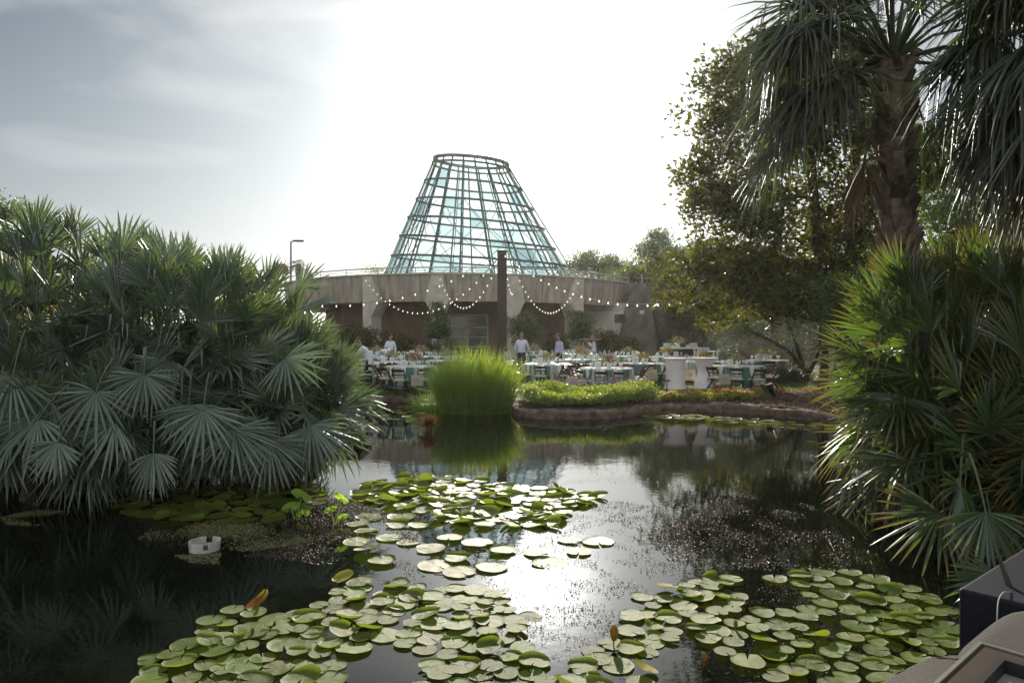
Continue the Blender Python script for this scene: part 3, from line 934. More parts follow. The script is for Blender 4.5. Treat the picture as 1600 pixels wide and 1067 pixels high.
def glassmat(name, tint, refl, haze):
    m = bpy.data.materials.new(name); m.use_nodes = True
    nt = m.node_tree; N, L = nt.nodes, nt.links; N.clear()
    out = N.new('ShaderNodeOutputMaterial')
    tr = N.new('ShaderNodeBsdfTransparent'); tr.inputs[0].default_value = (*tint, 1)
    gl = N.new('ShaderNodeBsdfGlossy'); gl.inputs['Roughness'].default_value = 0.06; gl.inputs[0].default_value = (0.8, 0.95, 0.92, 1)
    fr = N.new('ShaderNodeLayerWeight'); fr.inputs[0].default_value = 0.5
    pw = N.new('ShaderNodeMath'); pw.operation = 'POWER'; pw.inputs[1].default_value = 4.5; L.new(fr.outputs['Facing'], pw.inputs[0])
    ad = N.new('ShaderNodeMath'); ad.operation = 'MULTIPLY_ADD'; ad.inputs[1].default_value = 0.85; ad.inputs[2].default_value = 0.03 + refl; ad.use_clamp = True; L.new(pw.outputs[0], ad.inputs[0])
    m1 = N.new('ShaderNodeMixShader'); L.new(ad.outputs[0], m1.inputs[0]); L.new(tr.outputs[0], m1.inputs[1]); L.new(gl.outputs[0], m1.inputs[2])
    df = N.new('ShaderNodeBsdfTranslucent'); df.inputs[0].default_value = (0.5, 0.76, 0.82, 1)
    m2 = N.new('ShaderNodeMixShader'); m2.inputs[0].default_value = haze
    L.new(m1.outputs[0], m2.inputs[1]); L.new(df.outputs[0], m2.inputs[2]); L.new(m2.outputs[0], out.inputs[0])
    return m


GL = [glassmat('clear_glass', (0.96, 0.985, 0.98), 0.02, 0.0), glassmat('green_glass', (0.74, 0.85, 0.86), 0.10, 0.0), glassmat('grey_glass', (0.50, 0.63, 0.66), 0.16, 0.0)]
cone = empty('glass_conservatory', (-3.1, 67, 6.0), label='tall teal framed glass cone rising above the concrete terrace', cat='conservatory')
CI = Vector((-3.1, 67, 6.0))
NS, Z0, Z1 = 22, 6.1, 19.05


def cpt(a, z, dr=0.0):
    t = (z - 8.6) / 10.9
    cx = -3.1 + (-4.0 + 3.1) * t
    r = 3.62 + (19.5 - z) * 0.509 - dr
    x, y = r * math.sin(a), -r * math.cos(a)
    k = sstep(6.0, 12, z)
    return Vector((cx + x, 67 + y, z - 0.085 * x * k + 0.10 * y * k)) - CI


RZ = [Z0 + (Z1 - Z0) * i / 7 for i in range(8)]
angs = [2 * math.pi * (i + 0.5) / NS for i in range(NS)]
m = MB()
for a in angs:
    m.bar(cpt(a, Z0), cpt(a, Z1 + 0.55), 0.15, 0.10, Vector((math.sin(a), -math.cos(a), 0)))
m.build('mullions', M['steel'], cone)
for j, z in enumerate(RZ + [Z1 + 0.52]):
    m = MB()
    for i in range(NS):
        a, b = angs[i], angs[(i + 1) % NS]
        w = 0.14
        if j == len(RZ): w = 0.30
        m.bar(cpt(a, z, -0.02), cpt(b, z, -0.02), w, w * (1.3 if j < len(RZ) else 0.9), Vector((0, 0, 1)))
    m.build('ring_beam', M['steel'], cone)
rg2 = random.Random(8)
m = MB()
for j in range(7):
    for i in range(NS):
        a, b = angs[i], angs[i] + 2 * math.pi / NS
        mid = ((a + b) / 2) % (2 * math.pi)
        right = 0.6 < mid < 1.5
        m.cur = rg2.choices((0, 1, 2), (0.30, 0.50, 0.20))[0] if not right else rg2.choices((0, 1, 2), (0.3, 0.4, 0.3))[0]
        m.add([cpt(a, RZ[j], 0.03), cpt(b, RZ[j], 0.03), cpt(b, RZ[j + 1], 0.03), cpt(a, RZ[j + 1], 0.03)], [(0, 1, 2, 3)])
m.build('glazing', GL, cone)
# inner space frame: trusses inside the skin with X bracing, rungs between each pair
m = MB()
for i in range(0, NS):
    a = angs[i]
    deep = 0.9
    if i % 4 == 3: continue
    if i % 3 == 0:
        m.bar(cpt(a, Z0, deep), cpt(a, Z1, deep * 0.6), 0.08)
    for j in range(5):
        z, z2 = RZ[j], RZ[j + 1]
        b = a + 2 * math.pi / NS
        if (i + j) % 2 == 0: m.bar(cpt(a, z, deep), cpt(b, z2, deep), 0.05)
        else: m.bar(cpt(b, z, deep), cpt(a, z2, deep), 0.05)
        if i % 4 == 1: m.bar(cpt(a, z, 0.05), cpt(a, (z + z2) / 2, deep), 0.06); m.bar(cpt(a, (z + z2) / 2, deep), cpt(a, z2, 0.05), 0.06)
        m.bar(cpt(a, z, deep), cpt(b, z, deep), 0.06)
m.build('inner_truss', M['steel_in'], cone)

# ---------------------------------------------------------------- post, lamps
m = MB()
pp = P(784.5, 530, 35)
post = empty('steel_post', (pp.x, 35, 0.72), label='tall flat rust brown steel post holding the light strings behind the reeds', cat='post')
m.box((0, 0, 2.98), (0.48, 0.30, 5.96)); m.build('shaft', M['rust'], post)
m = MB(); m.box((0, 0, 5.985), (0.54, 0.36, 0.05)); m.box((0, 0, 0.03), (0.8, 0.6, 0.06)); m.build('cap', M['rust'], post)
m = MB()
for s in (-0.18, 0, 0.18): m.tube([(s, -0.16, 5.85), (s, -0.22, 5.85), (s, -0.22, 5.93)], 0.012, 5)
m.build('hook', M['cable'], post)


def lamp(px, d, ytop, rz, label, dirx, zb=6.0, arm=0.9, rad=0.07):
    q = P(px, ytop, d)
    e = empty('street_lamp', (q.x, d, zb), label=label, cat='street lamp')
    h = q.z - zb
    m = MB(); m.tube([(0, 0, 0), (0, 0, h - 0.15), (0.05 * dirx, 0, h)], [rad * 1.3, rad, rad], 8); m.build('pole', M['black'], e)
    m = MB(); m.tube([(0, 0, h - 0.1), (0.25 * dirx, 0, h + 0.02)], rad * 0.8, 6)
    m.box((0.25 * dirx + arm * 0.5 * dirx, 0, h + 0.03), (arm, 0.35, 0.13)); m.build('lamp_head', M['black'], e)
    m = MB(); m.box((0.3 * dirx + arm * 0.5 * dirx, 0, h - 0.05), (arm * 0.6, 0.26, 0.04)); m.build('diffuser', M['cream'], e)


lamp(454.5, 62, 377, 0, 'black street lamp with flat head beyond the terrace railing', 1)
q = P(1003, 388, 60)
e = empty('light_pole', (q.x, 60, 6.9), label='slim grey light pole rising behind the terrace corner', cat='pole')
m = MB(); m.tube([(0, 0, 0), (0, 0, q.z - 6.9)], 0.07, 8); m.build('pole', M['rail'], e)
m = MB(); m.box((0, 0, q.z - 6.85), (0.22, 0.22, 0.1)); m.box((0, 0, 0.05), (0.3, 0.3, 0.1)); m.build('cap', M['rail'], e)
# ---------------------------------------------------------------- trees


def limb(m, a, b, r0, r1, rg, n=6, wob=0.12, sides=6):
    a, b = Vector(a), Vector(b)
    L = (b - a).length
    pts, rs = [], []
    for i in range(n + 1):
        t = i / n
        j = Vector((rg.gauss(0, 1), rg.gauss(0, 1), rg.gauss(0, 0.6))) * wob * L * 0.12 * (1 if 0 < i < n else 0)
        pts.append(a.lerp(b, t) + j + Vector((0, 0, 0.06 * L * math.sin(math.pi * t))))
        rs.append(r0 + (r1 - r0) * t)
    m.tube(pts, rs, sides)
    return pts


def tree(name, base, label, cat, lobes, n_cl, n_leaf, Ls, Ws, lm, trunk_r=0.25, trunk_top=None, seed=1, cl_r=0.6, group=None, trunks=None, low=0.0, shell=0.55, flat=0.8, bark=None, flowers=0, kind_parts=True):
    """lobes: list of (x, y, z, rx, ry, rz) world ellipsoids; clusters are spread in them"""
    rg = np.random.default_rng(seed); rr = random.Random(seed)
    e = empty(name, base, label=label, cat=cat, group=group)
    base = Vector(base)
    vol = np.array([l[3] * l[4] * l[5] for l in lobes]) ** 0.7
    pick = rg.choice(len(lobes), n_cl, p=vol / vol.sum())
    cl = []
    for k in pick:
        x, y, z, rx, ry, rz = lobes[k]
        d = rg.normal(size=3); d /= np.linalg.norm(d)
        r = (shell + (1 - shell) * rg.random()) * (0.9 + 0.22 * rg.random())
        if rg.random() < 0.25: r *= 0.6
        cl.append((x + d[0] * rx * r, y + d[1] * ry * r, z + d[2] * rz * r))
    cl = np.array(cl)
    cl = cl[cl[:, 2] > base.z + low]
    size = rg.uniform(0.55, 1.35, len(cl)) * cl_r
    which = rg.integers(0, len(cl), n_leaf)
    off = np.clip(rg.normal(size=(n_leaf, 3)), -1.7, 1.7) * np.array([1, 1, flat * 0.7]) * size[which][:, None] * 0.62
    c = cl[which] + off
    out = unit(off + np.array([0, 0, 0.15]))
    V, Fq = leaves(rg, c, Ls, Ws, dirs=out, jitter=0.75)
    V = V - np.array(base)
    np_mesh('crown', V, Fq, lm, e)
    # trunk and limbs
    m = MB(); m.sm = True
    trunks = trunks or [[(0, 0, -0.2), (0, 0, (cl[:, 2].mean() - base.z))]]
    tops = []
    for tk in trunks:
        pts = smooth_closed([tuple(p) for p in tk], 4, closed=False)
        n = len(pts)
        rs = [trunk_r * (1.35 - 0.35 * min(1, i / 2)) * (1 - 0.6 * i / n) for i in range(n)]
        m.tube(pts, rs, 9)
        tops.append([Vector(p) for p in pts])
    for i in range(0, len(cl), max(1, len(cl) // 34)):
        q = Vector(cl[i]) - base
        best = None
        for tp in tops:
            for j, p in enumerate(tp[len(tp) // 3:]):
                dd = (q - p).length + 0.6 * max(0, p.z - q.z)
                if best is None or dd < best[0]: best = (dd, p, j)
        limb(m, best[1], q, trunk_r * 0.32, trunk_r * 0.06, rr, 5, 0.5, 5)
    m.build('trunk', bark or M['bark'], e)
    if flowers:
        f = MB()
        for i in range(flowers):
            q = cl[rr.randrange(len(cl))]
            q = Vector(q) - base + Vector((rr.gauss(0, .2), -0.5, rr.gauss(0, .2)))
            for k in range(7):
                a = k * 0.9
                f.blob(q + Vector((math.cos(a) * 0.09, math.sin(a) * 0.05, 0.03 * (k % 2))), 0.075, 5, 3, 0.6)
        f.build('blossom', M['petal_cream'], e)
    return e


def lob(px, py, d, rxpx, rypx, ry=None):
    p = P(px, py, d)
    rx, rz = rxpx / F * d, rypx / F * d
    return (p.x, d, p.z, rx, ry or rx * 0.8, rz)


D = 24.5
tree('magnolia_tree', (X(1292, D), D, 0.5), 'tall dark magnolia with a high ragged crown behind the fan palms', 'tree',
     [lob(1200, 120, D, 100, 68), lob(1145, 200, D, 72, 90), lob(1085, 430, D, 55, 45), lob(1120, 300, D, 50, 75), lob(1120, 210, D, 38, 60), lob(1110, 490, D, 30, 30), lob(1180, 100, D, 60, 40), lob(1290, 200, D, 130, 130), lob(1180, 330, D, 90, 90), lob(1330, 330, D, 110, 120),
      lob(1145, 420, D, 85, 62), lob(1230, 450, D, 125, 85), lob(1345, 470, D, 100, 90), lob(1420, 260, D + 1, 70, 130)],
     420, 46000, 0.24, 0.11, M['foliage_dark'], 0.26, seed=5, cl_r=0.72, shell=0.35, flowers=9,
     trunks=[[(0, 0, -0.2), (0.05, 0, 2.5), (-0.3, 0, 5), (-0.6, 0, 8.5), (-0.8, 0, 11)], [(0.1, 0, 2.2), (0.9, 0.2, 4.5), (1.1, 0, 9)]])
D = 27.5
tree('olive_tree', (X(1262, D), D, 0.55), 'grey green olive tree with leaning dark trunks beside the dining lawn', 'tree',
     [lob(1165, 505, D, 68, 45), lob(1230, 480, D, 70, 60), lob(1140, 530, D, 42, 30), lob(1200, 430, D, 70, 40), lob(1250, 535, D, 40, 30)],
     90, 21000, 0.085, 0.022, M['foliage_olive'], 0.10, seed=9, cl_r=0.6, shell=0.35, low=1.0,
     trunks=[[(0, 0, -0.1), (-0.5, 0, 0.9), (-1.3, 0, 1.5), (-2.4, 0, 2.0)], [(0.05, 0.1, 0), (-0.3, 0.2, 1.2), (-0.9, 0, 2.6)], [(-0.1, 0, 0), (0.5, 0, 1.4), (0.4, 0, 3.0)]])
D = 20
tree('yaupon_tree', (X(1335, D), D, 0.45), 'bright leaved small tree between the magnolia and the green palm', 'tree',
     [lob(1320, 465, D, 50, 45), lob(1370, 440, D, 55, 50), lob(1300, 520, D, 22, 40), lob(1400, 500, D, 60, 60)], 60, 11000, 0.11, 0.05, M['foliage_mid'], 0.09, seed=12, cl_r=0.45, shell=0.4, low=1.0)
D = 17
tree('sunlit_tree', (X(1500, D), D, 0.5), 'sunlit yellow green tree glimpsed between the two palm trunks', 'tree',
     [lob(1480, 330, D, 60, 55), lob(1560, 380, D, 80, 90), lob(1500, 430, D, 80, 70), lob(1620, 250, D, 110, 160)], 90, 14000, 0.13, 0.07, M['foliage_bright'], 0.16, seed=14, cl_r=0.6, shell=0.3, low=1.0)
for (px, d, lbs, lab, seed, mt) in (
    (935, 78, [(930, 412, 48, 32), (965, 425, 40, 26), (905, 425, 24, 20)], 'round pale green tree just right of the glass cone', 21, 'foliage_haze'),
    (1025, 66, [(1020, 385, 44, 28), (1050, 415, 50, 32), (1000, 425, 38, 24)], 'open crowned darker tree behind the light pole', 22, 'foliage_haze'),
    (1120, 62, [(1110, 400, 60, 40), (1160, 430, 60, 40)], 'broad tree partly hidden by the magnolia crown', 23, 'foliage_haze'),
    (1010, 62, [(985, 432, 40, 14), (1040, 440, 40, 20)], 'low hazy tree behind the terrace railing corner', 24, 'foliage_mid'),
    (586, 66, [(584, 424, 17, 8)], 'small green shrub on the terrace left of the cone', 25, 'foliage_bright'),
    (1250, 52, [(1200, 440, 80, 70), (1330, 420, 90, 90), (1420, 460, 80, 80)], 'dark tree mass beyond the wing wall', 26, 'foliage_dark'),
    (1520, 40, [(1500, 430, 120, 90), (1650, 400, 120, 130)], 'tall dark tree behind the green palm thicket', 27, 'foliage_dark'),
    (10, 40, [(0, 338, 40, 20), (-70, 330, 70, 40)], 'green tree top above the upper terrace at left edge', 28, 'foliage_mid')):
    n = int(sum(l[2] * l[3] for l in lbs) * (2.2 if d > 45 else 1.6)) + 600
    ls = 0.30 if d > 45 else 0.2
    if px == 586: n, ls = 900, 0.14
    zb = 0.8 if px not in (586,) else 6.0
    tree('distant_tree', (X(px, d), d, zb), lab, 'tree', [lob(a, b, d, c, e_) for a, b, c, e_ in lbs], 46, min(n, 13000), ls, ls * 0.5, M[mt], 0.2 if px != 586 else 0.03, seed=seed, cl_r=1.1 if d > 45 else 0.8, shell=0.3,
         group='trees beyond the terrace' if d > 45 and px != 586 else None)

# shrubs against the building
for i, (px, py, d, rx, ry, lab, mt) in enumerate((
    (560, 535, 47, 42, 26, 'dark clipped shrub at the foot of the first column', 'foliage_dark'),
    (620, 540, 46.5, 34, 26, 'rounded dark shrub in the shaded recess near the waiters', 'foliage_dark'),
    (685, 515, 46.5, 20, 44, 'upright ivy covered shrub climbing the second column', 'foliage_mid'),
    (826, 518, 46.5, 30, 34, 'leafy green shrub right of the steel post', 'foliage_mid'),
    (868, 540, 46.5, 22, 20, 'low shaded shrub behind the standing waiter', 'foliage_dark'),
    (908, 512, 47, 22, 38, 'tall green shrub climbing the fourth column', 'foliage_mid'),
    (950, 538, 46, 30, 28, 'dark bushy shrub below the wall vent', 'foliage_dark'),
    (985, 545, 46, 16, 20, 'small dark shrub against the stained buttress', 'foliage_dark'),
    (535, 545, 46, 26, 26, 'dark shrub beside the blue palm fronds', 'foliage_dark'))):
    tree('wall_shrub', (X(px, d), d, 0.75), lab, 'shrub', [lob(px, py, d, rx, ry)], 34, int(rx * ry * 4.2), 0.17, 0.085, M[mt], 0.05, seed=40 + i, cl_r=0.42, shell=0.3, group='shrubs along the terrace wall')

for (px, d, lbs, lab, seed) in ((150, 14.5, [(30, 450, 170, 70), (60, 560, 260, 130), (300, 560, 130, 100), (160, 640, 300, 60)], 'dense dark thicket on the bank behind the blue palm', 61),
                                (1560, 12.5, [(1560, 560, 160, 150), (1640, 400, 160, 140)], 'dark thicket behind the green fan palm', 62)):
    tree('thicket', (X(px, d), d, 0.3), lab, 'shrub', [lob(a_, b_, d, c_, e_) for a_, b_, c_, e_ in lbs], 120, 15000, 0.20, 0.09, M['foliage_dark'], 0.06, seed=seed, cl_r=0.5, shell=0.2)

for (px, py, d, rx, ry, lab, seed) in ((1060, 478, 53.2, 34, 62, 'dark ivy spreading down the stained wall beside the buttress', 70), (1130, 490, 51.5, 60, 70, 'dark ivy mass on the wall behind the olive tree', 71)):
    x, y, z, rx_, ry_, rz_ = lob(px, py, d, rx, ry, ry=0.35)
    tree('wall_ivy', (x, d, 0.8), lab, 'ivy', [(x, y, z, rx_, 0.3, rz_)], 110, 9000, 0.20, 0.13, M['foliage_dark'], 0.04, seed=seed, cl_r=0.5, shell=0.0)

# strappy silver grasses under the olive
for i, (px, d) in enumerate(((1196, 27), (1216, 26.5), (1236, 27), (1256, 28), (1325, 25), (1345, 24.5))):
    rr = random.Random(60 + i); m = MB()
    for k in range(330):
        a = rr.uniform(0, 2 * math.pi); ln = rr.uniform(0.5, 1.05); lean = rr.uniform(0.1, 0.9)
        dx, dy = math.cos(a), math.sin(a); x0, y0 = rr.gauss(0, .16), rr.gauss(0, .16)
        s = Vector((-dy, dx, 0)) * 0.009
        pr = []
        for t in (0, .4, .75, 1):
            pr.append(Vector((x0 + dx * lean * ln * t, y0 + dy * lean * ln * t, ln * (t - 0.38 * lean * t * t * 1.6))))
        vs = []
        for j, p in enumerate(pr[:-1]): vs += [p - s * (1 - j * .2), p + s * (1 - j * .2)]
        vs.append(pr[-1])
        m.add(vs, [(0, 1, 3, 2), (2, 3, 5, 4), (4, 5, 6)])
    m.build('grass_tussock', M['foliage_olive'], label='tufted silver green grass plant in the row under the trees', cat='plant', group='silver grasses under the trees').location = (X(px, d), d, gz(X(px, d), d))

# ---------------------------------------------------------------- fan palms


def frond(m, pos, axis, nrm, L, nseg, spread, wid, rr, droop=0.1, bend=0.25, fold=0.35, tipc=0.0, cup=0.15, petiole=0.7, pm=None, droopy=0.0, pet_droop=0.3):
    axis = Vector(axis).normalized(); nrm = Vector(nrm)
    nrm = (nrm - axis * nrm.dot(axis))
    nrm = nrm.normalized() if nrm.length > 1e-4 else axis.orthogonal().normalized()
    side = axis.cross(nrm)
    pos = Vector(pos)
    S = (0.04, 0.3, 0.6, 0.85, 1.0)
    da = spread / max(1, nseg - 1)
    for i in range(nseg):
        t = i / (nseg - 1) - 0.5
        a = t * spread + rr.gauss(0, da * 0.10)
        ll = L * (1.0 - 0.30 * abs(2 * t) ** 1.8) * rr.uniform(0.9, 1.06)
        d = axis * math.cos(a) + side * math.sin(a) + nrm * (cup * (0.35 - math.cos(a)) * -0.3 + rr.gauss(0, 0.035))
        tang = (side * math.cos(a) - axis * math.sin(a))
        bd = droop * rr.uniform(0.5, 1.5); bn = rr.gauss(0, bend * 0.3) + bend * 0.4
        vs, tips = [], []
        tw = rr.gauss(0, 0.25)
        tn = (nrm * math.cos(tw) + tang * math.sin(tw)); tg = (tang * math.cos(tw) - nrm * math.sin(tw))
        brk = rr.random() < droopy
        for j, s in enumerate(S):
            w = min(s * ll * math.tan(da / 2) * 1.05, wid * 0.5) * (1.0 if s < 0.55 else max(0.0, 1 - ((s - 0.55) / 0.45) ** 1.3))
            c = pos + d * (ll * s) - nrm * (bn * ll * s * s * 0.35) - Vector((0, 0, 1)) * (bd * ll * s ** 2.3)
            if brk and s > 0.55: c -= (d * 0.75 + Vector((0, 0, 0.9))) * (ll * (s - 0.55))
            tc = max(0.0, (s - 0.62) / 0.38) * tipc
            if j < 4:
                vs += [c - tg * w - tn * w * fold, c + tn * w * fold, c + tg * w - tn * w * fold]; tips += [tc] * 3
            else: vs.append(c); tips.append(tc)
        m.cur = 0
        m.add(vs, [(0, 1, 4, 3), (1, 2, 5, 4), (3, 4, 7, 6), (4, 5, 8, 7), (6, 7, 10, 9), (7, 8, 11, 10), (9, 10, 12), (10, 11, 12)], tips)
    if petiole:
        m.cur = 1
        pts = [pos + axis * 0.03]
        for t in (0.33, 0.66, 1.0): pts.append(pos - axis * petiole * t - Vector((0, 0, 1)) * pet_droop * petiole * t * t)
        m.tube(pts, [0.007, 0.009, 0.012, 0.015], 4, cap=False)
        m.cur = 0


UP = Vector((0, 0, 1))


def palm_clump(name, base, label, lobes, counts, mt, L, seed, tipc, nshow, wid=0.045, green_bias=None, extra=(), cap_part=100, nseg=(17, 23), droop=0.10, reach=1.0):
    rr = random.Random(seed)
    e = empty(name, base, label=label, cat='palm')
    base = Vector(base)
    fr = []
    for (x, y, z, rx, ry, rz), n in zip(lobes, counts):
        for k in range(n):
            while True:
                d = Vector((rr.gauss(0, 1), rr.gauss(0, 1), rr.gauss(0, 1))).normalized()
                if d.y < 0.35 or rr.random() < 0.35: break
            inner = rr.random() < 0.36
            r = rr.uniform(0.5, 0.8) if inner else rr.uniform(0.86, 1.08)
            p = Vector((x + d.x * rx * r, y + d.y * ry * r, z + d.z * rz * r))
            if p.z < 0.35: p.z = 0.35 + rr.random() * 0.3
            n0 = Vector((d.x / rx, d.y / ry, d.z / rz)).normalized()
            vert = d.z * 0.95 + 0.12 + rr.gauss(0, 0.28)
            ax = (n0 * 0.75 + UP * vert + Vector((rr.gauss(0, .3), rr.gauss(0, .25), 0))).normalized()
            nn = UP * 0.8 + n0 * 0.9 + Vector((rr.gauss(0, .35), rr.gauss(0, .35), 0))
            if ax.z > 0.6: nn = n0 * -0.6 + Vector((rr.gauss(0, .5), rr.gauss(0, .5), 0.2)) + Vector((0, 0.6, 0)) * (1 if rr.random() < .5 else -1)
            fr.append((p, ax, nn, L * rr.uniform(0.8, 1.12), inner))
    for (px, py, d, ax, nn, l) in extra: fr.append((P(px, py, d), Vector(ax), Vector(nn), l * 0.88, False))
    fr.sort(key=lambda f: (f[4], f[0].y + (0.9 if f[0].z > 3.6 else 0)))
    extra_keep = cap_part
    rest = MB()
    for k, (p, ax, nn, l, inner) in enumerate(fr):
        m = MB() if k < extra_keep else rest
        tc = tipc * rr.choice((0, 0.3, 0.6, 1, 1)) if tipc < 1 else tipc
        nn = nn + Vector((rr.gauss(0, .45), rr.gauss(0, .3), rr.gauss(0, .3)))
        frond(m, p - base, ax, nn, l, rr.randint(*nseg), math.radians(rr.uniform(150, 215) if ax.z < 0.45 else rr.uniform(85, 150)), wid, rr, droop=droop * rr.uniform(0.3, 1.8), bend=rr.uniform(0.0, 0.5), tipc=tc, petiole=rr.uniform(0.5, 1.0), droopy=0.06)
        if m is not rest: m.build('frond', [mt, M['petiole']], e)
    dead = MB()
    for k in range(26):
        x, y, z, rx, ry, rz = lobes[k % len(lobes)]
        a = rr.uniform(0, 6.28)
        frond(dead, Vector((x + math.cos(a) * rx * 0.8, y + math.sin(a) * ry * 0.75, z - rz * rr.uniform(0.2, 0.7))) - base, (math.cos(a) * .4, math.sin(a) * .4, -1), (math.cos(a), math.sin(a), .3), L * 0.85, 15, 2.2, 0.03, rr, droop=0.1, bend=0.6, petiole=0.5, droopy=0.4)
    dead.build('dead_fronds', [M['palm_dead'], M['petiole']], e)
    if rest.v: rest.build('fronds', [mt, M['petiole']], e, kind='stuff')
    # woody stems
    m = MB()
    for k in range(26):
        x, y, z, rx, ry, rz = lobes[k % len(lobes)]
        q = Vector((x + rr.uniform(-.6, .6) * rx, y + rr.uniform(-.3, .7) * ry, gz(x, y) - 0.2)) - base
        t = Vector((x + rr.uniform(-.75, .75) * rx, y + rr.uniform(-.5, .5) * ry, z + rr.uniform(-.2, .6) * rz)) - base
        limb(m, q, t, 0.11, 0.07, rr, 5, 0.4, 6)
    m.build('stems', M['bark'], e)
    return e


LOBL = [(-6.9, 10.6, 2.15, 2.3, 2.2, 1.50), (-4.95, 10.8, 2.0, 1.5, 2.0, 1.25), (-3.95, 11.0, 1.4, 1.05, 1.7, 0.95), (-6.0, 9.3, 1.3, 1.7, 1.2, 0.75), (-3.6, 10.4, 1.15, 1.15, 1.3, 0.6)]
EXL = [(240, 708, 7.6, (0.05, -0.15, -1), (0, -1, 0.1), 0.50), (318, 640, 8.0, (0.05, -0.35, -0.95), (0, -1, 0.5), 0.82), (150, 612, 8.0, (-0.15, -0.35, -0.95), (0, -1, 0.5), 0.75),
       (60, 655, 7.8, (-0.3, -0.3, -0.8), (0, -1, 0.5), 0.8), (295, 632, 8.4, (0.1, -0.35, -0.9), (0, -1, 0.5), 0.65), (365, 670, 8.2, (0.65, -0.3, -0.7), (0.1, -1, 0.5), 0.8),
       (485, 665, 9.0, (0.5, -0.35, -0.75), (0.2, -1, 0.6), 0.80), (500, 612, 10.5, (0.9, -0.2, -0.4), (0.2, -0.5, 0.9), 0.9), (225, 585, 8.2, (0.1, -0.3, -0.9), (0, -1, 0.5), 0.6),
       (20, 590, 7.8, (0.05, -0.3, -0.9), (0, -1, 0.5), 0.7), (445, 560, 9.2, (0.8, -0.4, -0.35), (0.2, -0.7, 0.8), 0.85), (90, 690, 7.6, (-0.2, -0.3, -0.9), (0, -1, 0.3), 0.55),
       (420, 690, 8.6, (0.5, -0.3, -0.85), (0, -1, 0.5), 0.7), (180, 660, 8.0, (-0.5, -0.3, -0.7), (0, -1, 0.5), 0.75), (530, 640, 10.2, (0.85, -0.2, -0.55), (0.2, -1, 0.6), 0.9), (535, 620, 10.6, (0.95, -0.1, -0.25), (0.1, -0.8, 0.8), 0.9), (520, 680, 9.8, (0.8, -0.2, -0.5), (0.1, -0.9, 0.6), 0.85), (500, 570, 10.8, (0.95, 0, 0.05), (0.1, -0.7, 0.8), 0.8), (470, 520, 10.8, (0.9, 0, 0.2), (0.1, -0.7, 0.8), 0.8),
       (60, 400, 9.6, (-0.05, 0.1, 1), (0, -1, 0.2), 0.82), (190, 395, 9.8, (0.1, 0.0, 1), (0.3, -1, 0.2), 0.80), (265, 420, 9.6, (-0.25, 0.1, 1), (0, -1, 0.2), 0.85), (355, 430, 10.0, (0.1, 0.1, 1), (0, -1, 0.2), 0.65),
       (475, 480, 10.6, (0.9, 0.1, 0.3), (0, -1, 1), 0.7), (470, 450, 10.8, (0.6, 0.2, 0.75), (0, -1, 0.5), 0.7)]
palm_clump('blue_fan_palm', (-6.0, 11.2, 0.2), 'huge glaucous blue green fan palm thicket overhanging the dark water', LOBL, (260, 200, 135, 115, 85), M['palm_blue'], 0.72, 71, 0.35, 100, wid=0.042, extra=EXL, nseg=(16, 23))
# bare hanging petiole with the lone hanging fan is part of the thicket: drawn by its extra frond
LOBR = [(6.35, 8.7, 1.75, 1.55, 1.6, 1.35), (5.6, 8.4, 1.0, 1.25, 1.5, 0.9), (6.0, 7.0, 0.9, 1.3, 1.0, 0.9), (6.7, 9.4, 2.3, 1.3, 1.4, 0.8), (4.9, 8.1, 1.75, 0.75, 0.7, 0.95)]
EXR = [(1440, 470, 7.9, (-0.45, -0.1, 0.9), (0, -1, 0.5), 0.9), (1390, 490, 8.0, (-0.7, -0.1, 0.7), (0, -0.9, 0.7), 0.9), (1410, 450, 8.0, (-0.15, -0.05, 1), (0.2, -1, 0.3), 0.8), (1370, 520, 7.9, (-0.5, -0.2, 0.8), (0, -1, 0.5), 0.85), (1455, 520, 7.6, (-0.2, -0.2, 0.95), (0, -1, 0.3), 0.9), (1420, 540, 7.7, (-0.6, -0.2, 0.7), (0, -1, 0.5), 0.9), (1350, 560, 8.0, (-0.8, -0.2, 0.5), (0, -1, 0.8), 0.85), (1385, 560, 8.2, (-0.95, -0.2, 0.12), (0, -0.5, 1), 0.95), (1400, 500, 8.6, (-0.9, -0.1, 0.35), (0, -0.6, 1), 0.95), (1440, 590, 7.8, (-0.9, -0.3, 0.15), (0, -0.6, 1), 1.0), (1400, 640, 8.0, (-0.95, -0.2, -0.15), (0, -0.7, 1), 0.95),
       (1420, 720, 7.4, (-0.95, -0.3, -0.05), (0, -0.7, 1), 0.9), (1470, 800, 6.6, (-0.9, -0.2, -0.5), (0, -0.8, 0.8), 0.8), (1540, 800, 6.0, (0.0, -0.3, -0.95), (0, -1, 0.4), 0.7), (1500, 760, 6.4, (-0.3, -0.4, -0.8), (0, -1, 0.5), 0.7),
       (1560, 900, 5.6, (-0.75, -0.2, -0.6), (0, -0.9, 0.6), 0.5), (1480, 470, 8.0, (-0.35, 0.0, 0.95), (0, -1, 0.4), 0.9), (1560, 440, 7.4, (0.1, 0.0, 1), (0, -1, 0.3), 0.9), (1600, 560, 6.6, (-0.2, -0.2, 1), (0, -1, 0.5), 0.95),
       (1500, 610, 6.8, (-0.55, -0.3, 0.8), (0, -1, 0.6), 0.95)]
palm_clump('green_fan_palm', (6.3, 8.8, 0.2), 'dense green fan palm thicket with orange tipped fronds at the water', LOBR, (120, 110, 90, 75, 45), M['palm_green'], 0.88, 83, 0.55, 100, wid=0.038, extra=EXR, nseg=(19, 26), droop=0.12)


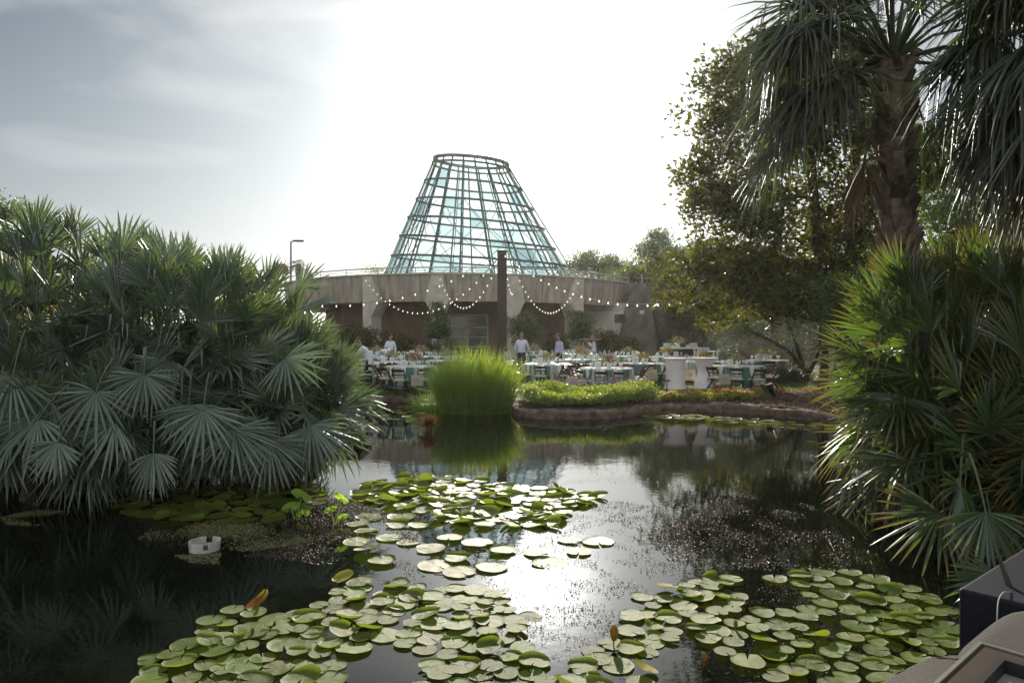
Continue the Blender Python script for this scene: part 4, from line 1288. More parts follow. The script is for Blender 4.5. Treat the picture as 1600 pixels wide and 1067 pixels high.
def fan_tree(name, base, top, label, n, Lp, L, seed, mt, r_trunk, n_dead=0, trunk=True, droops=(0.35, 0.7), nseg=(38, 48), el=(-0.55, 1.15), azs=None, tipc=0.5):
    rr = random.Random(seed)
    e = empty(name, base, label=label, cat='palm tree')
    base = Vector(base); top = Vector(top) - base
    if trunk:
        m = MB(); m.sm = False
        Hh = top.length; ax = top.normalized()
        pts = [Vector((0, 0, -0.3)).lerp(top, i / 14) for i in range(15)]
        m.tube(pts, [r_trunk * (1.0 - 0.06 * math.sin(i * 0.5)) for i in range(15)], 16)
        rows = int(Hh / 0.13)
        for j in range(rows):
            for k in range(7):
                a = 2 * math.pi * k / 7 + j * 0.449
                z = (j + rr.uniform(-.2, .2)) * 0.13
                if z > Hh: continue
                c = ax * z
                o = Vector((math.cos(a), math.sin(a), 0)); t = Vector((-math.sin(a), math.cos(a), 0))
                w = rr.uniform(0.075, 0.11); ln = rr.uniform(0.2, 0.32); out = rr.uniform(0.06, 0.13)
                b0 = c + o * (r_trunk * 0.93)
                lean = t * rr.uniform(-0.1, 0.1)
                tipp = c + o * (r_trunk + out) + UP * ln + lean
                vs = [b0 - t * w, b0 + t * w, b0 + o * 0.05 + UP * 0.02, tipp - t * w * 0.55, tipp + t * w * 0.55, tipp + o * 0.02 - UP * 0.02, c + o * r_trunk * 0.95 + UP * ln * 0.7]
                m.add(vs, [(0, 2, 5, 3), (2, 1, 4, 5), (3, 5, 4), (0, 3, 6), (1, 6, 4), (3, 4, 6)])
        m.build('trunk', M['boots'], e)
    k = 0
    rest = MB()
    for i in range(n + n_dead):
        dead = i >= n
        u = (i + 0.5) / n if not dead else 0
        elv = el[1] + (el[0] - el[1]) * u + rr.gauss(0, 0.1) if not dead else rr.uniform(-1.25, -0.8)
        az = rr.uniform(0, 2 * math.pi)
        if azs and elv < 0.55: az = rr.uniform(2.35, 3.75) if rr.random() < 0.8 else rr.uniform(-0.5, 0.9)
        if azs and dead: az = rr.uniform(2.7, 3.4)
        d = Vector((math.cos(az) * math.cos(elv), math.sin(az) * math.cos(elv), math.sin(elv)))
        lp = Lp * rr.uniform(0.75, 1.15)
        pos = top + d * lp - UP * 0.25 * lp * (1 - math.sin(max(0, elv)))
        ax = (d - UP * 0.45).normalized()
        m = MB()
        frond(m, pos, ax, UP + d * 0.3, L * rr.uniform(0.85, 1.15), rr.randint(*nseg), math.radians(rr.uniform(190, 250)), 0.034, rr, droop=rr.uniform(*droops), bend=0.5, fold=0.4,
              tipc=(tipc * rr.random() if not dead else 0), cup=0.5, petiole=0, droopy=0.25)
        m.cur = 1
        m.tube([top + d * 0.05, top + d * lp * 0.5 + UP * 0.02, pos + ax * 0.25], [0.03, 0.02, 0.012], 5, cap=False)
        m.build('frond', [mt if not dead else M['palm_dead'], M['petiole']], e)
    return e


M['boots'] = mat('palm_trunk_boots', (0.27, 0.21, 0.16), (0.11, 0.085, 0.065), 0.9, 9, 0.6, 25, island=0.65)
d = 8.6
fan_tree('sabal_palm', (X(1412, d), d, 0.3), P(1395, 95, d), 'shaggy sabal palm with a thick criss-cross booted trunk', 52, 1.25, 0.92, 91, M['palm_dark'], 0.15, n_dead=1, el=(-0.40, 1.3), azs=(2.0, 6.6), droops=(0.25, 0.6))
d = 6.6
fan_tree('dark_fan_palm', (X(1720, d), d, 0.3), P(1725, 40, d), 'tall dark fan palm with drooping fronds at the upper right edge', 100, 0.85, 0.9, 97, M['palm_dark'], 0.22, n_dead=10, el=(-1.0, 1.2))
# small palm on the terrace
d = 62
e = fan_tree('terrace_palm', (X(466, d), d, 6.0), P(466, 415, d), 'small palm on the terrace beside the street lamp', 16, 0.5, 0.85, 99, M['palm_dark'], 0.12, nseg=(10, 12), el=(-0.4, 1.2))
m = MB(); m.box((0, 0, 0.3), (1.1, 0.9, 0.6)); m.add([(-.7, -0.5, 0.6), (.7, -0.5, 0.6), (.7, 0.5, 0.6), (-.7, 0.5, 0.6), (-0.4, 0, 0.9), (0.4, 0, 0.9)], [(0, 1, 5, 4), (1, 2, 5), (2, 3, 4, 5), (3, 0, 4)])
mk = m.build('tiled_kiosk', mat('terracotta', (0.30, 0.13, 0.09), (0.22, 0.10, 0.07), 0.8, 3), label='small terracotta roofed kiosk behind the blue palm tips', cat='kiosk'); q = P(438, 412, 60); mk.location = (q.x, 60, q.z - 0.9)

# ---------------------------------------------------------------- reeds, bedding, water plants


def blades(m, n, rr, rad, h, lean, w, tipc=0.3, fall=0.06, hvar=0.3, ell=1.0):
    for k in range(n):
        a = rr.uniform(0, 2 * math.pi); r0 = rad * math.sqrt(rr.random())
        x0, y0 = r0 * math.cos(a), r0 * math.sin(a) * ell
        az = a + rr.gauss(0, 0.9)
        le = lean * (0.25 + r0 / rad) * rr.uniform(0.3, 1.3)
        hh = h * rr.uniform(1 - hvar, 1.05) * (1 - 0.28 * (r0 / rad) ** 2)
        dx, dy = math.cos(az), math.sin(az)
        fallen = rr.random() < fall
        if fallen: le = rr.uniform(0.7, 1.2)
        f = rr.uniform(0, 2 * math.pi); s = Vector((math.cos(f), math.sin(f), 0)) * w * rr.uniform(0.6, 1.2)
        vs, tp = [], []
        for j, t in enumerate((0, .3, .6, .82)):
            z = hh * (t - (0.55 if fallen else 0.12) * le * t * t)
            p = Vector((x0 + dx * le * hh * t * t, y0 + dy * le * hh * t * t, z))
            ww = s * (1 - 0.18 * j)
            vs += [p - ww, p + ww]; tp += [tipc * t * (2 if fallen else 1)] * 2
        p = Vector((x0 + dx * le * hh * 1.02, y0 + dy * le * hh * 1.02, hh * (1 - (0.62 if fallen else 0.14) * le)))
        vs.append(p); tp.append(min(1, tipc * 2))
        m.add(vs, [(0, 1, 3, 2), (2, 3, 5, 4), (4, 5, 7, 6), (6, 7, 8)], tp)


rr = random.Random(111)
m = MB(); blades(m, 3000, rr, 1.08, 2.15, 0.46, 0.019, hvar=0.48, fall=0.07, ell=0.75); blades(m, 260, rr, 0.85, 2.55, 0.4, 0.012, hvar=0.3, fall=0.0, ell=0.75); blades(m, 160, rr, 1.0, 1.6, 0.9, 0.014, tipc=1.0, hvar=0.4, fall=0.7, ell=0.75)
for q in m.v[:0]: pass
reed = m.build('reed_clump', M['reed'], label='tall bright green reed clump standing in the pond centre', cat='reeds')
reed.location = (X(742, 20.6), 20.6, -0.1)
m = MB(); blades(m, 260, rr, 0.5, 0.8, 0.8, 0.012, tipc=0.5, fall=0.4)
o = m.build('sedge', M['reed'], label='low sprawling sedge at the foot of the tall reeds', cat='sedge'); o.location = (X(668, 21), 21.3, 0)
# spiky reddish rush in the water
red = leafmat('red_rush', (0.20, 0.09, 0.04), (0.40, 0.16, 0.05), 0.5, 0.35, 0.35, 0.0, hue=0.02)
m = MB()
for k in range(330):
    a = rr.uniform(0, 6.283); e_ = rr.uniform(0.0, 1.45); ln = rr.uniform(0.25, 0.42)
    d_ = Vector((math.cos(a) * math.cos(e_), math.sin(a) * math.cos(e_), math.sin(e_)))
    s = d_.orthogonal().normalized() * 0.008
    m.add([Vector((0, 0, 0.12)) - s, Vector((0, 0, 0.12)) + s, d_ * ln + Vector((0, 0, 0.1))], [(0, 1, 2)])
m.tube([(0, 0, -0.3), (0, 0, 0.14)], 0.07, 7)
o = m.build('spiky_rush', red, label='small reddish spiky plant standing alone in the water', cat='water plant'); o.location = (X(670, 16.2), 16.2, 0.02)

# flower bed on the peninsula
rg = np.random.default_rng(31)


def bed(x, y):
    if near_bank(x, y, 0.30): return False
    if x < 0.25 or y < 18.9: return False
    if x < 4.4: return y < 21.9
    return False


pts = np.array(scatter_in(rg, 1900, 0.2, 4.4, 19, 21.9, bed))
zz = np.array([gz(x, y) for x, y in pts])
hgt = np.array([0.32 + 0.14 * math.sin(x * 2.2 + y) * math.sin(y * 2.6) + 0.12 * min(1, (y - 19) / 1.5) for x, y in pts]) * rg.uniform(0.75, 1.2, len(pts))
wch = rg.integers(0, len(pts), 30000)
c = np.stack([pts[wch, 0] + rg.normal(size=30000) * 0.07, pts[wch, 1] + rg.normal(size=30000) * 0.07, zz[wch] + hgt[wch] * rg.uniform(0.15, 1.0, 30000) ** 0.6], 1)
V, Fq = leaves(rg, c, 0.065, 0.042, dirs=np.tile([0, 0, 0.6], (len(c), 1)), jitter=0.8)
np_mesh('ground_cover', V, Fq, M['bedleaf'], label='low sunlit yellow green ground cover filling the stone edged bed', cat='ground cover', kind='stuff')
c2 = c[rg.integers(0, len(c), 700)] + np.array([0, 0, 0.03]); V, Fq = leaves(rg, c2, 0.045, 0.04, jitter=1)
np_mesh('white_flowers', V, Fq, M['linen'], label='tiny white flowers dotted over the ground cover', cat='flowers', kind='stuff')
# lavender / salvia spikes behind the bed
pts = scatter_in(rg, 420, 1.4, 4.4, 21.6, 22.1, lambda x, y: True)
c = np.array([(x, y, gz(x, y) + rg.uniform(0.3, 0.62)) for x, y in pts]); c = np.repeat(c, 7, axis=0) + rg.normal(size=(2940, 3)) * np.array([.02, .02, .08])
V, Fq = leaves(rg, c, 0.05, 0.025, dirs=np.tile([0, 0, 1.0], (len(c), 1)), jitter=0.6)
np_mesh('salvia', V, Fq, M['lavender'], label='hazy mauve salvia spikes along the back of the bed', cat='salvia', kind='stuff')
# marigolds and mixed bedding to the right


def marigold(x, y, s, seed, mt=None, hh=0.34, lab=None, grp=None):
    rg = np.random.default_rng(seed)
    e = empty('bedding_plant', (x, y, gz(x, y)), label=lab, cat='plant', group=grp)
    n = 190
    c = rg.normal(size=(n, 3)) * np.array([.13, .13, .07]) * s + np.array([0, 0, hh * 0.5 * s]); c[:, 2] = np.maximum(c[:, 2], 0.02)
    V, Fq = leaves(rg, c, 0.06, 0.034, dirs=np.tile([0, 0, 0.7], (n, 1)), jitter=0.8)
    np_mesh('leaves', V, Fq, M['bedleaf'], e)
    m = MB(); rr = random.Random(seed)
    for k in range(10):
        a = rr.uniform(0, 6.28); r = rr.uniform(0, .2) * s
        q = (r * math.cos(a), r * math.sin(a) * 0.8, (hh * 0.75 + rr.uniform(-.08, .1)) * s)
        for j in range(5): m.blob((q[0] + rr.gauss(0, .014), q[1] + rr.gauss(0, .014), q[2] + rr.gauss(0, .01)), 0.022, 5, 3, 0.7)
        m.tube([(q[0] * .5, q[1] * .5, 0.02), q], 0.005, 3)
    m.build('blooms', mt or M['petal_orange'], e)


rr = random.Random(7)
for i in range(58):
    px = rr.uniform(1030, 1186); dd = rr.uniform(21.3, 22.4)
    x = X(px, dd)
    if near_bank(x, dd, 0.3): continue
    marigold(x, dd, rr.uniform(0.7, 1.05) * (0.8 if px < 1120 else 1.0), 200 + i, lab='small orange flowered bedding plant in the strip before the white tables' if px < 1130 else 'bright orange marigold plant in the cluster right of the white tables',
             grp='bedding plants before the white tables' if px < 1130 else 'marigolds right of the white tables')
m = MB()
for k in range(40):
    x = rr.uniform(1205, 1300); dd = rr.uniform(23.1, 23.5)
    q = Vector((X(x, dd), dd, gz(X(x, dd), dd) + rr.uniform(0.04, 0.16)))
    for j in range(5): m.blob(q + Vector((rr.gauss(0, .03), rr.gauss(0, .03), rr.gauss(0, .02))), 0.025, 5, 3)
m.build('yellow_flowers', M['petal_orange'], label='scattered small yellow orange flowers on the lawn edge', cat='flowers', kind='stuff')

# ---------------------------------------------------------------- lily pads
PADMAT = {}


def padmat(name, top, under, rim):
    m = bpy.data.materials.new(name); m.use_nodes = True
    nt = m.node_tree; N, L = nt.nodes, nt.links
    bs = N['Principled BSDF']; out = [n for n in N if n.type == 'OUTPUT_MATERIAL'][0]
    tc = N.new('ShaderNodeTexCoord'); oi = N.new('ShaderNodeObjectInfo')
    # radial veins and blotches in the pad's own frame
    sp = N.new('ShaderNodeSeparateXYZ'); L.new(tc.outputs['Object'], sp.inputs[0])
    at = N.new('ShaderNodeMath'); at.operation = 'ARCTAN2'; L.new(sp.outputs[1], at.inputs[0]); L.new(sp.outputs[0], at.inputs[1])
    mu = N.new('ShaderNodeMath'); mu.operation = 'MULTIPLY'; mu.inputs[1].default_value = 17; L.new(at.outputs[0], mu.inputs[0])
    sn = N.new('ShaderNodeMath'); sn.operation = 'SINE'; L.new(mu.outputs[0], sn.inputs[0])
    pw = N.new('ShaderNodeMapRange'); pw.inputs['From Min'].default_value = 0.86; pw.inputs['From Max'].default_value = 1.0; L.new(sn.outputs[0], pw.inputs[0])
    nz = N.new('ShaderNodeTexNoise'); nz.inputs['Scale'].default_value = 7; nz.inputs['Detail'].default_value = 6
    ofs = N.new('ShaderNodeVectorMath'); ofs.operation = 'ADD'; L.new(tc.outputs['Object'], ofs.inputs[0])
    cb = N.new('ShaderNodeCombineXYZ'); m10 = N.new('ShaderNodeMath'); m10.operation = 'MULTIPLY'; m10.inputs[1].default_value = 50; L.new(oi.outputs['Random'], m10.inputs[0]); L.new(m10.outputs[0], cb.inputs[2])
    L.new(cb.outputs[0], ofs.inputs[1]); L.new(ofs.outputs[0], nz.inputs[0])
    mr = N.new('ShaderNodeMapRange'); mr.inputs['From Min'].default_value = 0.54; mr.inputs['From Max'].default_value = 0.70; L.new(nz.outputs[0], mr.inputs[0])
    hs = N.new('ShaderNodeHueSaturation'); hs.inputs['Color'].default_value = (*top, 1)
    v1 = N.new('ShaderNodeMapRange'); v1.inputs['To Min'].default_value = 0.65; v1.inputs['To Max'].default_value = 1.35; L.new(oi.outputs['Random'], v1.inputs[0]); L.new(v1.outputs[0], hs.inputs['Value'])
    h1 = N.new('ShaderNodeMath'); h1.operation = 'MULTIPLY'; h1.inputs[1].default_value = 9.7; L.new(oi.outputs['Random'], h1.inputs[0])
    h2 = N.new('ShaderNodeMath'); h2.operation = 'FRACT'; L.new(h1.outputs[0], h2.inputs[0])
    h3 = N.new('ShaderNodeMapRange'); h3.inputs['To Min'].default_value = 0.47; h3.inputs['To Max'].default_value = 0.515; L.new(h2.outputs[0], h3.inputs[0]); L.new(h3.outputs[0], hs.inputs['Hue'])
    mx = N.new('ShaderNodeMix'); mx.data_type = 'RGBA'; L.new(mr.outputs[0], mx.inputs['Factor']); L.new(hs.outputs[0], mx.inputs['A']); mx.inputs['B'].default_value = (*rim, 1)
    mv = N.new('ShaderNodeMix'); mv.data_type = 'RGBA'; mvf = N.new('ShaderNodeMath'); mvf.operation = 'MULTIPLY'; mvf.inputs[1].default_value = 0.6; L.new(pw.outputs[0], mvf.inputs[0])
    L.new(mvf.outputs[0], mv.inputs['Factor']); L.new(mx.outputs['Result'], mv.inputs['A']); mv.inputs['B'].default_value = (top[0] * 1.9, top[1] * 1.6, top[2] * 1.6, 1)
    geo = N.new('ShaderNodeNewGeometry')
    bk = N.new('ShaderNodeMix'); bk.data_type = 'RGBA'; L.new(geo.outputs['Backfacing'], bk.inputs['Factor']); L.new(mv.outputs['Result'], bk.inputs['A']); bk.inputs['B'].default_value = (*under, 1)
    L.new(bk.outputs['Result'], bs.inputs['Base Color'])
    bs.inputs['Roughness'].default_value = 0.40; sock(bs, 'Specular IOR Level', 'Specular').default_value = 0.15
    bm = N.new('ShaderNodeBump'); bm.inputs['Strength'].default_value = 0.5; bm.inputs['Distance'].default_value = 0.012
    n3 = N.new('ShaderNodeTexNoise'); n3.inputs['Scale'].default_value = 16; L.new(ofs.outputs[0], n3.inputs[0])
    L.new(n3.outputs[0], bm.inputs['Height']); L.new(bm.outputs[0], bs.inputs['Normal'])
    tr = N.new('ShaderNodeBsdfTranslucent'); tr.inputs[0].default_value = (0.34, 0.46, 0.03, 1)
    ms = N.new('ShaderNodeMixShader'); ms.inputs[0].default_value = 0.34
    L.new(bs.outputs[0], ms.inputs[1]); L.new(tr.outputs[0], ms.inputs[2]); L.new(ms.outputs[0], out.inputs[0])
    return m


M['pad'] = padmat('lily_pad_green', (0.12, 0.19, 0.035), (0.16, 0.13, 0.05), (0.21, 0.18, 0.06))
M['pad_yellow'] = padmat('lily_pad_yellow', (0.32, 0.30, 0.05), (0.3, 0.22, 0.05), (0.42, 0.24, 0.05))
M['pad_red'] = padmat('lily_pad_rust', (0.28, 0.10, 0.03), (0.3, 0.12, 0.04), (0.36, 0.18, 0.05))


def pad_mesh(seed, mt, flip=0.02, curl=0.0, nm='lily_pad'):
    rr = random.Random(seed); m = MB(); n = 30
    gap = rr.uniform(0.12, 0.3)
    rings = (0.0, 0.35, 0.7, 0.93, 1.0)
    ph = [rr.uniform(0, 6.28) for _ in range(4)]
    elong = rr.uniform(0.9, 1.06)
    vs = [Vector((0.0, 0.0, 0.0))]
    for r in rings[1:]:
        for k in range(n + 1):
            a = gap / 2 + (2 * math.pi - gap) * k / n
            notch = 1 - 0.15 * math.exp(-((min(k, n - k)) / 1.5) ** 2)
            rr_ = r * (1 + 0.02 * math.sin(3 * a + ph[0]) + 0.015 * math.sin(7 * a + ph[1])) * notch
            z = 0.02 * r * r * math.sin(2 * a + ph[2]) * (1 + flip * 20) + 0.012 * r * math.sin(5 * a + ph[3])
            if r > 0.9: z += flip * (1.6 if r > 0.98 else 0.5) * (1 + 0.7 * math.sin(a + ph[1]))
            if curl:
                y = math.sin(a + ph[2]) * r
                z += curl * max(0, y) ** 1.5
            vs.append(Vector((rr_ * math.cos(a), rr_ * math.sin(a) * elong, z)))
    fs = [(0, 1 + k, 2 + k) for k in range(n)]
    for j in range(len(rings) - 2):
        b, c = 1 + j * (n + 1), 1 + (j + 1) * (n + 1)
        fs += [(b + k, c + k, c + k + 1, b + k + 1) for k in range(n)]
    m.add(vs, fs)
    o = m.build(nm, mt, smooth=True)
    me = o.data
    bpy.data.objects.remove(o)
    return me


PADS = [pad_mesh(300 + i, M['pad'], flip=f) for i, f in enumerate((0.01, 0.02, 0.03, 0.05, 0.015, 0.08, 0.02))]
PADS_UP = [pad_mesh(330 + i, M['pad'], flip=0.08, curl=c) for i, c in enumerate((0.12, 0.18, 0.26, 0.38))]
PAD_Y = pad_mesh(350, M['pad_yellow'], flip=0.03, curl=0.3)
PAD_R = pad_mesh(351, M['pad_red'], flip=0.05, curl=0.3)

RAFTS = [
    # name, label, polygon in photo pixels, spacing factor, target count, radius range, raised share
    ('near pads, left raft', 'flat round lily pad in the near raft left of the sun glitter', [(205, 1075), (215, 1040), (300, 1000), (335, 965), (430, 930), (530, 905), (650, 918), (780, 925), (830, 955), (825, 1000), (850, 1040), (870, 1090), (205, 1090)], 132, (0.095, 0.172), 0.08),
    ('near pads, right raft', 'flat round lily pad in the near raft right of the sun glitter', [(890, 1090), (895, 1030), (960, 1000), (985, 950), (1010, 925), (1110, 905), (1200, 905), (1320, 892), (1400, 912), (1480, 945), (1520, 1000), (1420, 1040), (1390, 1090)], 128, (0.09, 0.16), 0.18),
    ('middle pads', 'lily pad with lifted rim in the crowded middle raft', [(560, 765), (600, 752), (680, 745), (760, 752), (860, 765), (950, 778), (890, 795), (880, 822), (800, 828), (700, 818), (668, 800), (560, 780)], 140, (0.14, 0.195), 0.38),
    ('loose middle pads', 'pale shining lily pad drifting loose on the bright water', [(555, 800), (650, 812), (690, 840), (800, 850), (930, 830), (950, 890), (850, 880), (700, 900), (590, 880), (540, 850)], 24, (0.15, 0.20), 0.02),
    ('shaded pads', 'dark green lily pad in the shaded raft below the blue palm', [(165, 790), (240, 770), (330, 762), (420, 752), (505, 765), (500, 790), (430, 812), (330, 818), (240, 812)], 84, (0.14, 0.20), 0.16),
    ('far right pads', 'small pale lily pad floating by the far right kerb', [(975, 643), (1060, 639), (1120, 652), (1200, 656), (1300, 664), (1310, 672), (1210, 668), (1100, 656), (990, 652)], 60, (0.12, 0.19), 0.1),
    ('far left pads', 'small pale lily pad floating near the reeds at left', [(585, 640), (640, 634), (668, 648), (655, 662), (600, 655)], 26, (0.12, 0.18), 0.05),
    ('pads by the green palm', 'pale lily pad floating under the green palm tips', [(1262, 692), (1330, 686), (1350, 700), (1270, 700)], 8, (0.13, 0.17), 0.0),
]


def inside1(px, py, poly):
    r = False
    for i in range(len(poly)):
        x1, y1 = poly[i]; x2, y2 = poly[(i + 1) % len(poly)]
        if (y1 > py) != (y2 > py) and px < (x2 - x1) * (py - y1) / (y2 - y1) + x1: r = not r
    return r


rr = random.Random(17)
ALLP = []
npads = 0
for (grp, lab, poly, cnt, rad, upr) in RAFTS:
    wp = [(X(px, WD(py)), WD(py)) for px, py in poly]
    arr_x = [p[0] for p in wp]; arr_y = [p[1] for p in wp]
    placed = []
    tries = 0
    # cluster so that gaps stay open
    while len(placed) < cnt and tries < cnt * 90:
        tries += 1
        x, y = rr.uniform(min(arr_x), max(arr_x)), rr.uniform(min(arr_y), max(arr_y))
        if not inside1(x, y, wp): continue
        if not in_pond(x, y): continue
        r = rr.uniform(*rad) * (0.80 if 'near' in grp else 0.88)
        if math.sin(x * 3.1 + 1) * math.sin(y * 2.3 + 0.6) > 0.62 and 'near' in grp: continue
        f = 0.90 if tries < cnt * 40 else 0.66
        if any((x - a) ** 2 + (y - b) ** 2 < ((r + c) * f) ** 2 for a, b, c in placed): continue
        placed.append((x, y, r))
    for i, (x, y, r) in enumerate(placed):
        u = rr.random()
        lb, g = lab, grp
        if u < 0.003: me, lb, g = PAD_R, 'curled rusty orange lily pad among the green ones', 'rusty lily pads'
        elif u < 0.018: me, lb, g = PAD_Y, 'yellowing lily pad turned up among the green ones', 'yellowing lily pads'
        elif rr.random() < upr and 'far' not in grp: me = rr.choice(PADS_UP); lb = lab.replace('flat round', 'tilted glossy').replace('lily pad with lifted rim', 'lily pad tipped on edge').replace('dark green', 'half raised'); lb = lb if lb != lab else 'tilted ' + lab; g = grp + ', raised'
        else: me = rr.choice(PADS)
        k = npads % 7; npads += 1
        up_ = me in PADS_UP
        tilt = 0.2 if me in (PAD_Y, PAD_R) else (0.12 if up_ else 0.03)
        ALLP.append((y, me, (x, y, 0.006 + 0.0035 * k + (0.01 if up_ else 0) + (0.02 if tilt == 0.2 else 0)), (rr.gauss(0, tilt), rr.gauss(0, tilt), rr.uniform(0, 6.28)), r, lb, g))
ALLP.sort(key=lambda p: p[0])
rest = MB()
LIMIT = 296
for n_, (y, me, loc, rot, r, lb, g) in enumerate(ALLP):
    if n_ < LIMIT:
        o = bpy.data.objects.new('lily_pad', me); ROOT.objects.link(o)
        o.location = loc; o.rotation_euler = rot; o.scale = (r, r, r)
        tag(o, lb, 'lily pad', g)
    else:
        from mathutils import Euler
        T = Matrix.Translation(loc) @ Euler(rot).to_matrix().to_4x4() @ Matrix.Scale(r, 4)
        rest.cur = {PAD_Y: 1, PAD_R: 2}.get(me, 0)
        rest.add([T @ v.co for v in me.vertices], [tuple(p.vertices) for p in me.polygons])
rest.build('lily_pads', [M['pad'], M['pad_yellow'], M['pad_red']], smooth=True, label='farther lily pads scattered toward the far banks', cat='lily pads', kind='stuff')
print('pads', npads)

# upright leaves and buds
ul = leafmat('young_leaf', (0.22, 0.34, 0.03), (0.60, 0.80, 0.05), 0.5, 0.55, 0.1, 0.0)
for (px, py, sc_, lab) in ((462, 800, 1.0, 'bright yellow green water plant with two upright leaves by the shaded pads'), (524, 805, 0.7, 'smaller bright water plant with two upright leaves near the middle pads')):
    d = WD(py + 12)
    e = empty('water_plant', (X(px, d), d, 0), label=lab, cat='water plant')
    for (ox, oz, r, tz) in ((-0.06, 0.16, 0.10, 0.3), (0.07, 0.30, 0.11, -0.4), (0.09, 0.08, 0.08, 0.2)):
        m = MB(); m.tube([(0, 0, -0.05), (ox * 0.6, 0, oz * 0.5), (ox, 0, oz)], 0.006, 5)
        vs = [Vector((ox, 0, oz))]
        for k in range(15):
            a = -2.7 + 5.4 * k / 14
            vs.append(Vector((ox + r * sc_ * math.sin(a) * 1.1, -0.02 * math.sin(a * 3), oz + r * sc_ * 0.62 * math.cos(a) + tz * r * math.sin(a))))
        m.add(vs, [(0, k, k + 1) for k in range(1, 15)])
        m.build('leaf', ul, e)
for (px, py, h) in ((957, 1010, 0.13), (392, 995, 0.06), (1147, 985, 0.07), (1098, 1040, 0.08), (300, 776, 0.1), (356, 772, 0.1)):
    d = WD(py); m = MB(); m.tube([(0, 0, -0.1), (0.01, 0, h * 0.5)], 0.006, 5); m.blob((0.012, 0, h * 0.75), h * 0.24, 7, 6, 1.9)
    o = m.build('lily_bud', M['pad_red'], label='closed brownish lily bud poking above the floating pads', cat='lily bud', group='lily buds'); o.location = (X(px, d), d, 0)

# duckweed and floating bits
rg = np.random.default_rng(77)


def duck(n, poly, size, zs=0.004, noise=1.6, thr=0.0, seed=1, ny=3.0):
    wp = [(X(px, WD(py)), WD(py)) for px, py in poly]
    xs = np.array([p[0] for p in wp]); ys = np.array([p[1] for p in wp])
    rgl = np.random.default_rng(seed)
    out = np.zeros((0, 2))
    ph = rgl.uniform(0, 6.28, 12); fx = rgl.normal(size=12) * noise; fy = rgl.normal(size=12) * noise
    while len(out) < n:
        q = np.stack([rgl.uniform(xs.min(), xs.max(), n * 4), rgl.uniform(ys.min(), ys.max(), n * 4)], 1)
        q = q[inside(q[:, 0], q[:, 1], wp)]
        f = sum(np.sin(q[:, 0] * fx[i] * (1 + i * .4) + q[:, 1] * fy[i] * (1 + i * .4) + ph[i]) for i in range(12)) / 3.4
        q = q[f + rgl.normal(size=len(q)) * 0.35 > thr]
        out = np.concatenate([out, q])
        if len(q) == 0: break
    out = out[:n]
    c = np.concatenate([out, np.full((len(out), 1), zs) + rgl.uniform(0, 0.006, (len(out), 1))], 1)
    d = rgl.normal(size=(len(c), 3)); d[:, 2] *= 0.22
    return leaves(rgl, c, size, size * 0.75, dirs=d, jitter=0)


M['duck'] = mat('duckweed', (0.18, 0.20, 0.07), (0.22, 0.20, 0.10), 0.6, 3, island=0.5)
M['bits'] = mat('floating_petals', (0.17, 0.13, 0.09), (0.05, 0.042, 0.03), 0.55, 2, island=0.7)
Vs, Fs, off = [], [], 0
for a in ((8000, [(190, 862), (250, 815), (420, 805), (540, 780), (600, 800), (500, 845), (390, 862), (300, 855)], 0.014, 0.004, 1.3, 0.05, 2),
          (900, [(272, 868), (345, 866), (342, 882), (300, 880)], 0.013, 0.004, 2.0, -0.8, 3),
          (1500, [(0, 808), (60, 795), (110, 800), (60, 822), (10, 820)], 0.014, 0.004, 1.6, -0.2, 4)):
    V, Fq = duck(a[0], a[1], a[2], a[3], a[4], a[5], a[6]); Vs.append(V); Fs.append(Fq + off); off += len(V)
np_mesh('duckweed', np.concatenate(Vs), np.concatenate(Fs), M['duck'], label='mat of tiny olive duckweed around the white ring', cat='duckweed', kind='stuff')
Vs, Fs, off = [], [], 0
for a in ((7000, [(410, 775), (560, 780), (680, 800), (640, 860), (560, 900), (480, 880), (380, 870), (440, 830)], 0.017, 0.004, 1.5, -0.1, 5),
          (6000, [(1030, 790), (1150, 770), (1270, 790), (1330, 850), (1330, 905), (1200, 895), (1050, 880), (1010, 840)], 0.018, 0.004, 1.7, -0.1, 6),
          (4800, [(540, 900), (760, 840), (960, 780), (1060, 800), (1100, 900), (900, 1020), (800, 1000), (700, 930)], 0.014, 0.004, 2.2, 0.3, 7),
          (1800, [(700, 960), (900, 940), (1000, 1000), (980, 1067), (700, 1067)], 0.011, 0.004, 2.5, 0.2, 8),
          (1500, [(920, 660), (1260, 680), (1250, 760), (960, 760), (640, 730), (600, 700)], 0.016, 0.004, 1.5, 0.3, 9),
          (1500, [(1250, 900), (1500, 960), (1450, 1060), (1100, 1060), (1100, 930)], 0.012, 0.004, 2.5, 0.2, 10)):
    V, Fq = duck(a[0], a[1], a[2], a[3], a[4], a[5], a[6]); Vs.append(V); Fs.append(Fq + off); off += len(V)
np_mesh('debris', np.concatenate(Vs), np.concatenate(Fs), M['bits'], label='fallen pinkish petals and bits floating on the water', cat='floating petals', kind='stuff')

